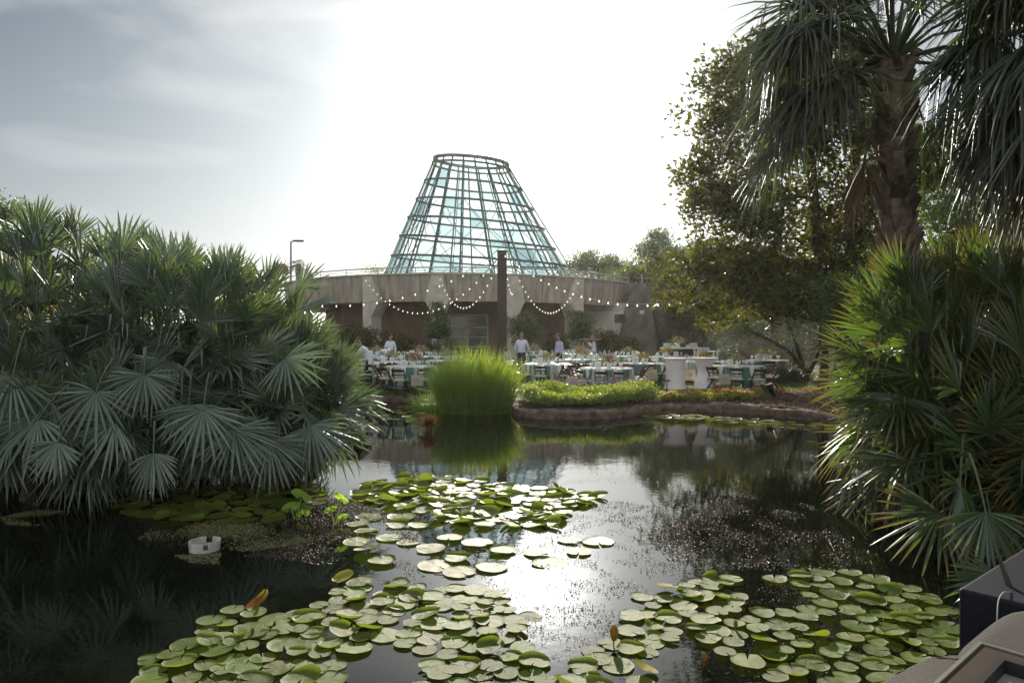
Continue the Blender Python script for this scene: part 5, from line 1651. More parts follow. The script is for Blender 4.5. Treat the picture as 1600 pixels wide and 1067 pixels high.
# white ring
d = WD(858); m = MB()
n = 40; prof = ((1.0, -0.05), (1.0, 0.045), (1.04, 0.05), (1.04, 0.095), (0.93, 0.095), (0.93, -0.05))
segs = [k for k in range(n) if not (9 <= k <= 11 or 32 <= k <= 33)]
Rr = 0.150
for k in range(n):
    a0, a1 = 2 * math.pi * k / n, 2 * math.pi * (k + 1) / n
    top = 0.095 if k in segs else 0.03
    vs = []
    for a in (a0, a1):
        for (r, z) in ((1.0, -0.05), (1.0, min(0.05, top)), (1.05, min(0.052, top)), (1.05, top), (0.92, top), (0.92, -0.05)):
            vs.append((r * Rr * math.cos(a), r * Rr * math.sin(a), z))
    m.add(vs, [(i, i + 6, i + 7, i + 1) for i in range(5)] + [(0, 1, 2, 3, 4, 5), (11, 10, 9, 8, 7, 6)])
o = m.build('skimmer_ring', M['plastic_white'], label='round notched white plastic ring floating in the dark water', cat='skimmer'); o.location = (X(320, d), d, 0)
# ---------------------------------------------------------------- furniture prototypes
PROTO = []


def fold_chair():
    e = empty('folding_chair'); w = 0.21
    for s in (-1, 1):
        m = MB(); m.bar((s * w, 0.24, 0), (s * w, -0.24, 0.82), 0.028, 0.045, Vector((0, 1, 0))); m.build('leg', M['wood_dark'], e)
        m = MB(); m.bar((s * (w - 0.035), -0.30, 0), (s * (w - 0.035), 0.19, 0.44), 0.026, 0.042, Vector((0, 1, 0))); m.build('leg', M['wood_dark'], e)
    m = MB(); m.box((0, 0.03, 0.455), (0.40, 0.38, 0.035)); m.box((0, 0.03, 0.43), (0.43, 0.41, 0.03)); m.v = [v if not (v[2] > 0.46) else (v[0] * 0.96, v[1] * 0.96, v[2]) for v in m.v]
    m.build('seat', M['cream'], e)
    m = MB()
    n = 8; vs = []
    for i in range(n + 1):
        t = i / n * 2 - 1
        y = -0.225 - 0.03 * (1 - t * t)
        for (dy, z) in ((-0.012, 0.715), (-0.012, 0.80 + 0.018 * (1 - t * t)), (0.012, 0.80 + 0.018 * (1 - t * t)), (0.012, 0.715)): vs.append((t * 0.22, y + dy - (z - .76) * .3, z))
    m.add(vs, [(i * 4 + j, (i + 1) * 4 + j, (i + 1) * 4 + (j + 1) % 4, i * 4 + (j + 1) % 4) for i in range(n) for j in range(4)] + [(0, 1, 2, 3), (n * 4 + 3, n * 4 + 2, n * 4 + 1, n * 4)])
    m.build('back_rail', M['wood_dark'], e)
    m = MB(); m.bar((-w, 0.12, 0.20), (w, 0.12, 0.20), 0.025, 0.03); m.bar((-w + .04, -0.2, 0.10), (w - .04, -0.2, 0.10), 0.02, 0.03); m.bar((-w, -0.13, 0.62), (w, -0.13, 0.62), 0.015, 0.04); m.build('stretcher', M['wood_dark'], e)
    return e


def white_chair():
    e = empty('white_chair')
    for sx in (-1, 1):
        for sy in (-1, 1):
            m = MB(); m.tube([(sx * 0.2, sy * 0.19, 0), (sx * 0.185, sy * 0.18, 0.45)], [0.014, 0.018], 6); m.build('leg', M['white'], e)
    m = MB(); m.lathe([(0.20, 0.43), (0.225, 0.445), (0.225, 0.475), (0.2, 0.49)], 14); m.build('seat', M['white'], e)
    m = MB()
    pts = [(0.19 * math.cos(a), -0.19 - 0.05 * math.sin(a), 0.48 + 0.46 * math.sin(a)) for a in [math.pi * i / 12 for i in range(13)]]
    m.tube(pts, 0.016, 6)
    for f in (-0.09, 0, 0.09): m.tube([(f, -0.2, 0.48), (f, -0.23, 0.9 - abs(f) * 0.8)], 0.009, 5)
    m.build('backrest', M['white'], e)
    return e


def make_cloth(seed):
    rr = random.Random(seed); m = MB(); m.sm = True
    n = 96; Rt = 0.92; ph = rr.uniform(0, 6.28)
    sect = [(0, 1, 2, 1)[(k // 6) % 4] for k in range(n)]
    rows = [(0.0, 0.77), (0.6, 0.77), (0.90, 0.772), (0.925, 0.762), (0.935, 0.70), (0.94, 0.45), (0.955, 0.2), (0.97, 0.02)]
    V = []
    for i, (r, z) in enumerate(rows):
        for k in range(n):
            a = 2 * math.pi * k / n
            amp = max(0, (0.76 - z) / 0.75) * 0.05
            rr_ = r * (1 + amp * math.sin(a * 14 + ph) + amp * 0.5 * math.sin(a * 23 + ph * 2))
            V.append((rr_ * math.cos(a), rr_ * math.sin(a), z))
    b = len(m.v)
    m.v = V; m.tip = [0] * len(V)
    for i in range(len(rows) - 1):
        for k in range(n):
            k2 = (k + 1) % n
            m.f.append((i * n + k, i * n + k2, (i + 1) * n + k2, (i + 1) * n + k)[::-1]); m.smooth.append(True)
            m.mi.append(2 if i < 3 else (1 if sect[k] == 1 else (0 if sect[k] == 0 else 3)))
    return m.build('tablecloth', [M['teal'], M['pale_teal'], M['linen'], M['teal']])


def centrepiece(seed, main, second):
    rr = random.Random(seed); e = empty('flower_arrangement')
    m = MB(); m.lathe([(0.05, 0), (0.07, 0.02), (0.065, 0.10), (0.08, 0.15)], 12, cap=False); m.lathe([(0.0, 0.005), (0.05, 0.005)], 12, cap=False); m.build('vase', M['glassware'], e)
    for nm, mt, n, col in (('blooms', main, 17, 0), ('filler_flowers', second, 14, 1)):
        m = MB()
        for k in range(n):
            a = rr.uniform(0, 6.28); el = rr.uniform(-0.1, 1.5); R_ = 0.17 * rr.uniform(0.75, 1.2)
            c = Vector((1.35 * R_ * math.cos(a) * math.cos(el), 1.35 * R_ * math.sin(a) * math.cos(el), 0.2 + R_ * math.sin(el) * 1.0))
            r = rr.uniform(0.03, 0.052)
            for j in range(6):
                o = Vector((rr.gauss(0, 1), rr.gauss(0, 1), rr.gauss(0, 1))).normalized() * r * 0.55
                m.blob(c + o, r * 0.55, 5, 4)
        m.build(nm, mt, e)
    rg = np.random.default_rng(seed)
    c = rg.normal(size=(150, 3)) * np.array([.14, .14, .07]) + np.array([0, 0, 0.24])
    V, Fq = leaves(rg, c, 0.10, 0.035, dirs=unit(c - np.array([0, 0, .1])), jitter=0.3); np_mesh('foliage', V, Fq, M['foliage_mid'], e)
    return e


def glass_mesh():
    m = MB(); m.lathe([(0.032, 0), (0.030, 0.006), (0.005, 0.012), (0.005, 0.085), (0.028, 0.11), (0.038, 0.15), (0.034, 0.20)], 8, cap=False)
    return m


def plate_mesh():
    m = MB(); m.lathe([(0.0, 0.006), (0.08, 0.006), (0.135, 0.02), (0.135, 0.024), (0.08, 0.012)], 16, cap=False)
    return m


def napkin_mesh():
    """a folded napkin hanging over the table edge: local +Y is outwards, origin on the edge"""
    m = MB()
    pr = [(-0.30, 0.012), (-0.05, 0.012), (0.012, 0.008), (0.03, -0.03), (0.034, -0.2), (0.038, -0.33)]
    w = [0.07, 0.075, 0.078, 0.08, 0.065, 0.012]
    vs = []
    for (y, z), ww in zip(pr, w): vs += [(-ww, y, z), (0, y + 0.012 * (z < 0), z + 0.006), (ww, y, z), (ww, y - 0.006, z - 0.006), (0, y - 0.002, z - 0.006), (-ww, y - 0.006, z - 0.006)]
    fs = []
    for i in range(5):
        for j in range(6): fs.append((i * 6 + j, i * 6 + (j + 1) % 6, (i + 1) * 6 + (j + 1) % 6, (i + 1) * 6 + j))
    m.add(vs, fs + [(0, 1, 2, 3, 4, 5), (35, 34, 33, 32, 31, 30)])
    return m


def card_mesh():
    m = MB()
    for s in (-1, 1): m.add([(-0.07, 0, 0.17), (0.07, 0, 0.17), (0.07, s * 0.05, 0.0), (-0.07, s * 0.05, 0.0)], [(0, 1, 2, 3)])
    m.cur = 1
    m.box((0, -0.027, 0.115), (0.06, 0.004, 0.012)); m.box((0, -0.034, 0.085), (0.012, 0.004, 0.03)); m.box((0.0, -0.04, 0.06), (0.08, 0.004, 0.006))
    return m


def tote():
    e = empty('tote_bag')
    m = MB(); n = 6; vs = []
    for z, t, w in ((0.0, 0.02, 0.19), (0.05, 0.05, 0.205), (0.25, 0.045, 0.2), (0.40, 0.012, 0.195)):
        for sx, sy in ((-1, -1), (1, -1), (1, 1), (-1, 1)): vs.append((sx * w, sy * t, z))
    m.add(vs, [(3, 2, 1, 0)] + [(i * 4 + j, i * 4 + (j + 1) % 4, (i + 1) * 4 + (j + 1) % 4, (i + 1) * 4 + j) for i in range(3) for j in range(4)])
    m.build('bag_body', M['tote'], e)
    m = MB()
    for s in (-1, 1): m.tube([(-0.08, s * 0.012, 0.39), (-0.06, s * 0.01, 0.55), (0.06, s * 0.01, 0.55), (0.08, s * 0.012, 0.39)], 0.011, 4)
    m.build('handle', M['tote'], e)
    m = MB()
    rr = random.Random(5)
    for k in range(9):
        a = k * 0.7; q = (0.06 * math.cos(a), -0.052, 0.2 + 0.05 * math.sin(a))
        m.add([(q[0] - .035, -0.053, q[2] - .012), (q[0] + .035, -0.053, q[2] + .004), (q[0], -0.053, q[2] + .04)], [(0, 1, 2)])
        m.add([(q[0] - .035, 0.053, q[2] - .012), (q[0], 0.053, q[2] + .04), (q[0] + .035, 0.053, q[2] + .004)], [(0, 1, 2)])
    m.build('print', M['print'], e)
    return e


def first(proto, used={}):
    """the prototype itself the first time, then copies"""
    k = proto.name
    if k not in used: used[k] = 1; return proto
    return copy_tree(proto)


PC = [fold_chair(), white_chair()]
CLOTHS = [make_cloth(1), make_cloth(2)]
CENT = [centrepiece(1, M['petal_pink'], M['petal_cream']), centrepiece(2, M['petal_cream'], M['petal_pink']), centrepiece(3, M['petal_pink'], M['petal_orange'])]
GLASS = glass_mesh().build('wine_glass', M['glassware'], smooth=True); PLATE = plate_mesh().build('plate', M['china'], smooth=True)
NAP = napkin_mesh().build('napkin', M['linen']); CARD = card_mesh().build('table_card', [M['linen'], M['cable']]); TOTE = tote()
m = MB(); m.lathe([(0, 0.70), (0.9, 0.70), (0.9, 0.735), (0, 0.735)], 32, cap=False); m.build('tabletop', M['wood_dark'], (TB := empty('round_table')))
for k in range(4):
    m = MB(); a = math.pi / 4 + k * math.pi / 2; m.tube([(0.5 * math.cos(a), 0.5 * math.sin(a), 0), (0.45 * math.cos(a), 0.45 * math.sin(a), 0.7)], 0.02, 6); m.build('leg', M['black'], TB)

# table: px, d, description, number of chairs, chair kind (0 wood, 1 white), tone
TABLES = [
    (645, 24.6, 'just left of the reeds', 8, 0), (612, 27.3, 'second in from the left', 8, 0), (556, 26.0, 'half hidden by the blue palm', 7, 0),
    (947, 23.9, 'directly behind the green bed', 9, 0), (856, 25.6, 'just right of the tall reeds', 9, 0), (1004, 26.2, 'left of the white cocktail tables', 8, 0),
    (1152, 24.7, 'right of the white cocktail tables', 9, 0), (1196, 28.2, 'at the right end by the silver grasses', 6, 0), (1098, 27.4, 'behind the white cocktail tables', 7, 0),
    (912, 28.6, 'in the second row below the fourth column', 7, 1), (700, 28.0, 'in the second row left of the steel post', 8, 0), (742, 25.2, 'hidden behind the tall reeds', 7, 0),
    (655, 31.0, 'in the back row below the second column', 7, 1), (835, 32.5, 'in the back row by the bald waiter', 7, 1), (905, 34.0, 'in the back row by the waiter with a tray', 7, 1),
    (980, 31.0, 'in the back row before the buttress', 7, 1), (590, 31.5, 'in the back row at the left waiters', 7, 1), (1045, 30.5, 'in the back row before the buffet', 6, 1)]
rr = random.Random(55)
ng = 0
for ti, (px, d, where, nc, ck) in enumerate(TABLES):
    x = X(px, d); z = gz(x, d)
    t = first(TB); t.location = (x, d, z); tag(t, 'round banquet table ' + where, 'table', None)
    c = first(CLOTHS[ti % 2]); c.location = (x, d, z + 0.002); c.rotation_euler.z = rr.uniform(0, 6.28); tag(c, 'teal striped tablecloth on the table ' + where, 'tablecloth')
    f = first(CENT[ti % 3]); f.location = (x + rr.gauss(0, .05), d, z + 0.775); f.rotation_euler.z = rr.uniform(0, 6.28); s = rr.uniform(0.95, 1.25); f.scale = (s, s, s); tag(f, 'flower arrangement on the table ' + where, 'flowers')
    c = first(CARD); c.location = (x + rr.choice((-.3, .28)), d - 0.15, z + 0.775); c.rotation_euler.z = rr.uniform(-0.3, 0.3); s = rr.uniform(1.2, 1.6); c.scale = (s, s, s); tag(c, 'white table card on the table ' + where, 'card')
    off = rr.uniform(0, 6.28)
    nc += 1
    for k in range(nc):
        a = off + 2 * math.pi * k / nc + rr.gauss(0, 0.06)
        ca, sa = math.cos(a), math.sin(a)
        rc = 1.12 + rr.uniform(0, 0.16)
        ch = first(PC[ck]); ch.location = (x + ca * rc, d + sa * rc, gz(x + ca * rc, d + sa * rc)); ch.rotation_euler.z = a + math.pi / 2 + rr.gauss(0, 0.15)
        tag(ch, ('dark wooden folding chair at the table ' if ck == 0 else 'white chair at the table ') + where, 'chair', 'chairs at the table ' + where)
        if True:
            p = first(PLATE); p.location = (x + ca * .70, d + sa * .70, z + 0.774); tag(p, 'white plate set on the table ' + where, 'plate', 'plates on the table ' + where)
        for (rad_, da) in (((0.52, 0.20), (0.56, -0.02)) if ti < 14 else ((0.54, 0.2),)):
            g = first(GLASS); g.location = (x + math.cos(a + da) * rad_, d + math.sin(a + da) * rad_, z + 0.775); tag(g, 'stemmed glass on the table ' + where, 'glass', 'glasses on the table ' + where); ng += 1
        if ck == 0:
            n_ = first(NAP); n_.location = (x + ca * .925, d + sa * .925, z + 0.775); n_.rotation_euler.z = a - math.pi / 2; tag(n_, 'white napkin draped on the table ' + where, 'napkin', 'napkins on the table ' + where)
print('glasses', ng)
# tote bags: hung on particular chairs
TOTES = ((603, 24.6, 24.0, 'leftmost tote, on the side of the near left table', 1.3), (652, 23.3, 0.3, 'front tote on the chair nearest the pond kerb', 0.1), (641, 25.6, 0, 'small tote behind the near left chairs', 1.0),
         (894, 22.75, 0, 'plain tote standing behind the green bed', 0.1), (960, 22.7, 0, 'tote on the chair directly behind the bed', 0.1), (865, 24.2, 0, 'narrow tote right of the reeds', 1.2),
         (1018, 24.9, 0, 'tote left of the first cocktail table', 0.3), (1077, 24.9, 0, 'blue printed tote between the cocktail tables', 0.1), (1131, 23.6, 0, 'printed tote just right of the second cocktail table', 0.1), (1186, 25.1, 0, 'rightmost tote, at the far right table', 0.9))
for (px, d, _, lab, rz) in TOTES:
    o = first(TOTE); x = X(px, d); o.location = (x, d - 0.06, gz(x, d) + 0.22); o.rotation_euler = (0, 0, rz); tag(o, 'canvas tote bag: ' + lab, 'tote bag')

# cocktail tables with stretched white covers


def cocktail(px, d, seed, pinch, lab):
    x = X(px, d); e = empty('cocktail_table', (x, d, gz(x, d)), label=lab, cat='cocktail table'); rr = random.Random(seed)
    m = MB(); m.lathe([(0.0, 1.09), (0.40, 1.09), (0.425, 1.08), (0.425, 1.055), (0.38, 1.05)], 32, cap=False); m.build('tabletop', M['linen'], e)
    m = MB(); prof = []
    for i in range(17):
        t = i / 16; z = 1.055 * (1 - t)
        r = 0.385 * (1 - 0.16 * math.sin(math.pi * t)) if not pinch else 0.385 * (1 - 0.42 * math.exp(-((t - 0.42) / 0.28) ** 2))
        if t > 0.85: r *= 1 + 0.06 * (t - 0.85) / 0.15
        prof.append((max(r, 0.05), z))
    f = (lambda a, i: 1 + 0.035 * math.sin(4 * a + 0.5) * (i / 16) ** 0.7) if not pinch else (lambda a, i: 1 + 0.07 * math.sin(9 * a + i * 0.35) * math.exp(-((i - 8) / 6) ** 2) + 0.03 * math.sin(4 * a) * i / 16)
    m.lathe(prof, 48, cap=False, fold=f); m.build('cover', M['spandex'], e, smooth=True)
    m = MB()
    for k in range(4):
        a = math.pi / 4 + k * math.pi / 2; m.bar((0, 0, 0.04), (0.36 * math.cos(a), 0.36 * math.sin(a), 0.02), 0.05, 0.03)
    m.build('base', M['black'], e)


cocktail(1055, 24.3, 1, False, 'white covered cocktail table with smooth straight sides')
cocktail(1101, 24.4, 2, True, 'white covered cocktail table pinched into crossing folds')

# buffet tables


def buffet(px0, px1, d, lab, cloth, h=0.92):
    x0, x1 = X(px0, d), X(px1, d); xc = (x0 + x1) / 2; w = x1 - x0
    e = empty('buffet_table', (xc, d, gz(xc, d)), label=lab, cat='table')
    m = MB(); m.box((0, 0, h), (w, 0.75, 0.06)); m.build('tabletop', M['white'], e)
    for sx in (-1, 1):
        for sy in (-1, 1): m = MB(); m.box((sx * (w / 2 - 0.12), sy * 0.3, h / 2), (0.07, 0.07, h)); m.build('leg', M['white'], e)
    return xc, d, gz(xc, d) + h + 0.03


bx, bd, bz = buffet(1034, 1092, 31.5, 'white buffet table carrying two stacks of plates', 0, 1.12)
for i, s in enumerate((-0.60, 0.60)):
    for k in range(9):
        p = copy_tree(PLATE); p.location = (bx + s + rr.gauss(0, .01), bd, bz + 0.022 * k); p.scale = (1.5, 1.5, 1.2); tag(p, 'white plate in the %s stack on the buffet table' % ('left' if s < 0 else 'right'), 'plate', 'plates stacked on the buffet, %s stack' % ('left' if s < 0 else 'right'))
    for k in range(5):
        p = copy_tree(PLATE); p.location = (bx + s + 0.25 * (1 if s < 0 else -1), bd - .1, bz + 0.022 * k); p.scale = (1.0, 1.0, 1.2); tag(p, 'small white plate beside the %s stack on the buffet table' % ('left' if s < 0 else 'right'), 'plate', 'small plates by the %s stack' % ('left' if s < 0 else 'right'))
f = copy_tree(CENT[0]); f.location = (bx - .1, bd, bz); tag(f, 'small pink flower arrangement between the plate stacks on the buffet', 'flowers')
for k in range(3):
    m = MB(); m.lathe([(0.035, 0), (0.035, 0.16), (0.012, 0.21), (0.012, 0.27)], 10); o = m.build('bottle', M['black'], label='dark bottle standing between the buffet plate stacks', cat='bottle', group='bottles on the buffet'); o.location = (bx + 0.12 + k * 0.1, bd, bz)
bx2, bd2, bz2 = buffet(1093, 1122, 31.8, 'lower white service table right of the plate buffet', 0, 0.95)
m = MB(); m.box((0, 0, 0.07), (0.42, 0.3, 0.14)); m.box((0, 0, 0.15), (0.44, 0.32, 0.02)); o = m.build('storage_box', M['shirt_blue'], label='pale blue lidded box on the service table', cat='box'); o.location = (bx2 - .22, bd2, bz2)

# lawn bits: plant tags, spotlight, posts
for (px, d, h, lab) in ((1042, 21.6, 0.62, 'plant label on a stake before the straight cocktail table'), (1121, 22.4, 0.45, 'pale leaning plant label beside the pinched cocktail table'), (1191, 22.8, 0.42, 'small pale plant label left of the dark spotlight')):
    x = X(px, d); e = empty('plant_label', (x, d, gz(x, d)), label=lab, cat='plant label')
    m = MB(); m.box((0, 0, h / 2), (0.025, 0.02, h)); m.build('stake', M['rust'], e)
    m = MB(); m.box((0, -0.02, h), (0.19 if h > .6 else 0.14, 0.015, 0.05 if h > .6 else 0.11), Matrix.Rotation(-0.4, 3, 'X')); m.build('plate_sign', M['tote'] if h < .6 else M['rust'], e)
d = 22.0; x = X(1207, d); e = empty('garden_spotlight', (x, d, gz(x, d)), label='black cylindrical garden spotlight leaning over the mulch', cat='spotlight')
m = MB(); m.tube([(0.06, 0, 0), (0.05, 0, 0.12)], 0.02, 6); m.build('stake', M['black'], e)
m = MB(); m.tube([(0.08, 0, 0.10), (0.0, -0.02, 0.22), (-0.12, -0.05, 0.46)], [0.05, 0.095, 0.105], 12); m.tube([(-0.12, -0.05, 0.46), (-0.13, -0.052, 0.49)], [0.12, 0.12], 12); m.build('lamp_body', M['black'], e)
d = 22.6; x = X(1300, d)
m = MB(); m.box((0, 0, 0.85), (0.15, 0.13, 1.7)); m.box((0, 0, 1.71), (0.19, 0.17, 0.03)); o = m.build('metal_post', M['rail'], label='grey square metal post beside the magnolia trunk', cat='post'); o.location = (x, d, gz(x, d) - .1)
m = MB(); m.box((0, 0, 0.8), (0.24, 0.2, 1.6)); m.box((0, 0, 1.61), (0.27, 0.23, 0.03)); o = m.build('wooden_post', M['bark'], label='thick brown wooden post right of the grey metal post', cat='post'); o.location = (x + 0.24, d + 0.3, gz(x, d) - .1)

# ---------------------------------------------------------------- string lights


ptop = Vector((X(784.5, 34.8), 34.8, 6.62))


def colp(px, z=6.85, r=R + 0.05): a = ang_of(px, r); return CP(a, r, z)


TR = P(1085, 462, 30)
STR = [(colp(569), ptop, 2.85, 26, 'light string sagging from the first column to the post top'),
       (colp(686), ptop, 2.55, 20, 'light string from the second column dipping deeply to the post'),
       (P(470, 474, 30), ptop, 0.9, 16, 'long shallow light string coming over the blue palm to the post'),
       (ptop, P(1090, 466, 26), 1.1, 22, 'long light string from the post into the magnolia'),
       (colp(810), colp(905), 2.6, 22, 'deep looping light string between the third and fourth columns'),
       (ptop + Vector((0.1, 0, -0.05)), colp(801, 5.6), 0.6, 8, 'short light string dropping from the post to the third column'),
       (P(480, 468, 40), colp(600, 5.8), 0.5, 9, 'short light string left of the first column')]
bme = None
for (a, b, sag, n, lab) in STR[:6]:
    a, b = Vector(a), Vector(b)
    e = empty('string_light', a, label=lab, cat='string light')
    m = MB(); m.tube([(b - a) * (i / 48) - UP * (sag * 4 * (i / 48) * (1 - i / 48)) for i in range(49)], 0.010, 4); m.build('cable', M['cable'], e)
    for k in range(n):
        t = (k + 0.5) / n
        if bme is None:
            m = MB(); m.lathe([(0.018, 0), (0.022, -0.03), (0.045, -0.07), (0.052, -0.10), (0.035, -0.14), (0.002, -0.15)], 8, cap=False)
            ob = m.build('bulb', M['bulb'], e, smooth=True); bme = ob.data
        else:
            ob = bpy.data.objects.new('bulb', bme); ROOT.objects.link(ob); ob.parent = e; KIDS.setdefault(e.name, []).append(ob)
        ob.location = (b - a) * t - UP * (sag * 4 * t * (1 - t) + 0.01)
        s = 0.68 if min(a.y, b.y) < 40 else 0.85
        ob.scale = (s, s, s)

# bird
m = MB(); m.tube([(-0.12, 0, 0), (-0.04, 0, .01), (0.06, 0, .015), (0.13, 0, 0.0)], [0.012, 0.045, 0.04, 0.008], 8)
e = empty('bird', P(88, 334, 30), 0.5, label='small dark bird gliding above the blue palm', cat='bird'); m.build('body', M['black'], e)
for s in (-1, 1):
    m = MB(); m.add([(-0.05, 0, 0.02), (0.06, 0, 0.02), (0.02, s * 0.2, 0.05), (-0.08, s * 0.34, 0.02), (-0.08, s * 0.18, 0.035)], [(0, 1, 2, 4), (4, 2, 3)]); m.build('wing', M['black'], e)

# ---------------------------------------------------------------- things on the dock, lower right
ZT = 1.42


def at_z(px, py, z):
    d = (H - z) * F / (py - HZ)
    return Vector((X(px, d), d, z))


# black equipment case
c0 = at_z(1497, 918, 1.40); c1 = at_z(1594, 858, 1.40)
ux = (c1 - c0).normalized(); vy = Vector((ux.y, -ux.x, 0))
case_m = mat('dark_case', (0.012, 0.014, 0.026), (0.007, 0.008, 0.014), 0.55, 60, 0.15, 300, spec=0.22)
e = empty('speaker_case', (c0 + vy * .4 + ux * .35).xyz, label='dark blue black equipment case on the dock at lower right', cat='case')
ce = e.location.copy()
m = MB()
q = [c0, c0 + vy * 0.75 + ux * 0.02, c0 + vy * 0.75 + ux * 0.75, c1 + ux * 0.06]
top = [p - ce for p in q]; bot = [p - ce - Vector((0, 0, 0.92)) for p in q]
m.add(top + bot, [(0, 1, 2, 3), (7, 6, 5, 4), (0, 4, 5, 1), (1, 5, 6, 2), (2, 6, 7, 3), (3, 7, 4, 0)])
m.build('case_body', case_m, e)
o = e.children[0]; bv = o.modifiers.new('b', 'BEVEL'); bv.width = 0.012; bv.segments = 3
# receiver with antenna
rp = at_z(1612, 930, 1.40)
e = empty('wireless_receiver', rp, -0.5, label='black wireless receiver with a thin upright antenna on the case', cat='receiver')
m = MB(); m.box((0.13, 0.02, 0.03), (0.24, 0.17, 0.06)); b_ = m.build('receiver_body', M['black'], e); bv = b_.modifiers.new('b', 'BEVEL'); bv.width = 0.006; bv.segments = 2
ri = Matrix.Rotation(0.5, 3, 'Z')
a0 = ri @ (at_z(1583, 935, 1.43) - rp); 
a1 = ri @ (P(1562, 872, a0.y * 0 + 2.25) - rp); a2 = ri @ (P(1541, 770, 2.30) - rp)
a0 = ri @ (P(1583, 933, 2.2) - rp)
m = MB(); m.tube([a0, a0.lerp(a1, .5), a1], [0.009, 0.008, 0.006], 8); m.tube([a1, a2], [0.0035, 0.002], 6); m.build('antenna', M['black'], e)
m = MB(); cps = [P(1580, 925, 2.16), P(1568, 925, 2.13), P(1560, 938, 2.1), P(1558, 962, 2.06), P(1557, 990, 2.03)]
m.tube([tuple(p) for p in smooth_closed([tuple(p) for p in cps], 4, False)], 0.0018, 6); m.build('audio_cable', M['rail'], label='thin white cable looping down from the receiver', cat='cable')
# cloth covered table
wv = bpy.data.materials.new('ribbed_cloth'); wv.use_nodes = True
nt = wv.node_tree; N, L_ = nt.nodes, nt.links; bs = N['Principled BSDF']; bs.inputs['Roughness'].default_value = 0.95
tc = N.new('ShaderNodeTexCoord'); w1 = N.new('ShaderNodeTexWave'); w1.bands_direction = 'DIAGONAL'; w1.inputs['Scale'].default_value = 38; w1.inputs['Distortion'].default_value = 1.2; w1.inputs['Detail'].default_value = 2; w1.inputs['Detail Scale'].default_value = 3
L_.new(tc.outputs['Object'], w1.inputs[0])
nz = N.new('ShaderNodeTexNoise'); nz.inputs['Scale'].default_value = 90; L_.new(tc.outputs['Object'], nz.inputs[0])
ad = N.new('ShaderNodeMath'); ad.operation = 'ADD'; L_.new(w1.outputs['Fac'], ad.inputs[0]); L_.new(nz.outputs[0], ad.inputs[1])
cr = N.new('ShaderNodeValToRGB'); cr.color_ramp.elements[0].color = (0.045, 0.040, 0.037, 1); cr.color_ramp.elements[1].color = (0.080, 0.071, 0.066, 1); cr.color_ramp.elements[0].position = 0.35; cr.color_ramp.elements[1].position = 1.0
md = N.new('ShaderNodeMath'); md.operation = 'MULTIPLY'; md.inputs[1].default_value = 0.6; L_.new(ad.outputs[0], md.inputs[0]); L_.new(md.outputs[0], cr.inputs[0]); L_.new(cr.outputs[0], bs.inputs['Base Color'])
bp = N.new('ShaderNodeBump'); bp.inputs['Strength'].default_value = 0.7; bp.inputs['Distance'].default_value = 0.0025; L_.new(ad.outputs[0], bp.inputs['Height']); L_.new(bp.outputs[0], bs.inputs['Normal'])
A = [at_z(1375, 1085, 1.30), at_z(1400, 1056, 1.33), at_z(1440, 1036, 1.36), at_z(1487, 1030, 1.38), at_z(1512, 1003, 1.40), at_z(1582, 955, 1.41), at_z(1660, 962, 1.41), at_z(1760, 1010, 1.41), at_z(1800, 1300, 1.41), at_z(1400, 1300, 1.38)]
m = MB(); n = len(A); cen = sum(A, Vector()) / n; cen.z = 1.41
rowsV = []
for t, dz in ((0.0, 0), (0.5, 0.0), (0.93, 0.0), (1.0, -0.004), (1.015, -0.02), (1.03, -0.25), (1.05, -0.88)):
    for p in smooth_closed([tuple(a) for a in A], 5):
        p = Vector(p); q = cen + (p - cen) * t; q.z = (1.41 * (1 - min(t, 1) ** 3) + p.z * min(t, 1) ** 3) + dz
        rowsV.append(q)
k = n * 5
m.add(rowsV, [(i * k + j, i * k + (j + 1) % k, (i + 1) * k + (j + 1) % k, (i + 1) * k + j) for i in range(6) for j in range(k)])
m.build('covered_table', wv, smooth=True, label='side table draped in ribbed grey brown cloth at the corner', cat='table')
# framed glass topped box on the cloth
f0, f1, f2 = at_z(1532, 1005, 1.46), at_z(1640, 1047, 1.46), at_z(1445, 1085, 1.46)
u = (f1 - f0); u.normalize(); v = (f2 - f0).normalized()
u = (u - v * u.dot(v)).normalized()
e = empty('display_box', f0, label='brown framed shallow glass topped box lying on the cloth', cat='display box')
fw, fh, bw = 0.36, 0.42, 0.055


def fpt(a, b, z): return u * a + v * b + Vector((0, 0, z))


def slab(m, a0, b0, a1, b1, z0, z1):
    vs = [fpt(a, b, z) for z in (z0, z1) for a, b in ((a0, b0), (a1, b0), (a1, b1), (a0, b1))]
    m.add(vs, [(0, 1, 2, 3), (7, 6, 5, 4), (0, 4, 5, 1), (1, 5, 6, 2), (2, 6, 7, 3), (3, 7, 4, 0)])


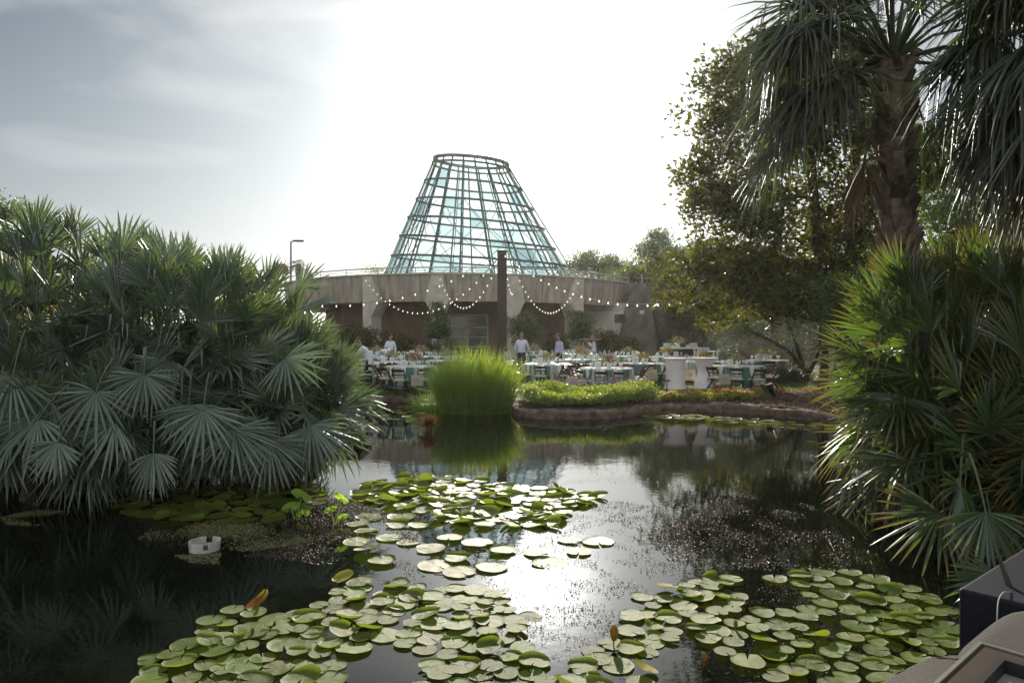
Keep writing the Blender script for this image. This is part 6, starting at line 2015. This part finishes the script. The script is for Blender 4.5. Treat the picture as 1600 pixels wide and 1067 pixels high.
m = MB(); slab(m, 0.004, .004, fw - .004, bw, -0.035, 0.0); slab(m, .004, fh - bw, fw - .004, fh - .004, -0.035, 0.0); slab(m, .004, bw, bw, fh - bw, -0.035, -0.0); slab(m, fw - bw, bw, fw - .004, fh - bw, -0.035, 0.0)
m.build('frame', mat('brown_frame', (0.055, 0.036, 0.027), (0.04, 0.027, 0.02), 0.6, 9, spec=0.2), e)
m = MB(); slab(m, -.004, -.004, fw + .004, 0.004, -0.036, 0.004); slab(m, -.004, 0.004, 0.004, fh, -0.036, 0.004); m.build('edge_trim', mat('silver_trim', (0.45, 0.44, 0.38), (0.38, 0.37, 0.32), 0.35, 8, metal=0.6), e)
m = MB(); slab(m, bw - .004, bw - .004, fw - bw + .004, bw + .01, -0.03, 0.003); slab(m, bw - .004, bw + .01, bw + .01, fh - bw, -0.03, 0.003); m.build('inner_lip', M['black'], e)
m = MB(); slab(m, bw + .01, bw + .01, fw - bw, fh - bw, -0.033, -0.028); m.build('backing', mat('cream_backing', (0.38, 0.37, 0.26), (0.22, 0.24, 0.20), 0.35, 4), e)
m = MB(); slab(m, .13, .12, .20, .18, -0.028, -0.012); slab(m, .145, .132, .185, .168, -0.012, -0.002); m.build('latch', mat('latch_metal', (0.35, 0.35, 0.34), (0.25, 0.25, 0.25), 0.35, 9, metal=0.7), e)
m = MB(); m.tube([fpt(.10, .16, -0.01), fpt(.12, .24, -0.005)], 0.006, 6); m.build('pen', M['black'], e)
for o in list(bpy.data.objects):
    if o.type == 'MESH' and o.parent is None and 'label' not in o and 'kind' not in o: print('unlabelled', o.name)

# ---------------------------------------------------------------- sunlit evening haze
mb = MB(); mb.box((0, 350, 12.4), (900, 900, 28.8))
HZM = bpy.data.materials.new('haze'); HZM.use_nodes = True
nt = HZM.node_tree; nt.nodes.clear()
o_ = nt.nodes.new('ShaderNodeOutputMaterial'); v_ = nt.nodes.new('ShaderNodeVolumePrincipled')
v_.inputs['Color'].default_value = (1.0, 0.97, 0.92, 1); v_.inputs['Density'].default_value = 0.0003; v_.inputs['Anisotropy'].default_value = 0.6
nt.links.new(v_.outputs[0], o_.inputs['Volume'])
ho = mb.build('haze', HZM, kind='stuff', label='thin warm haze in the air', cat='haze')
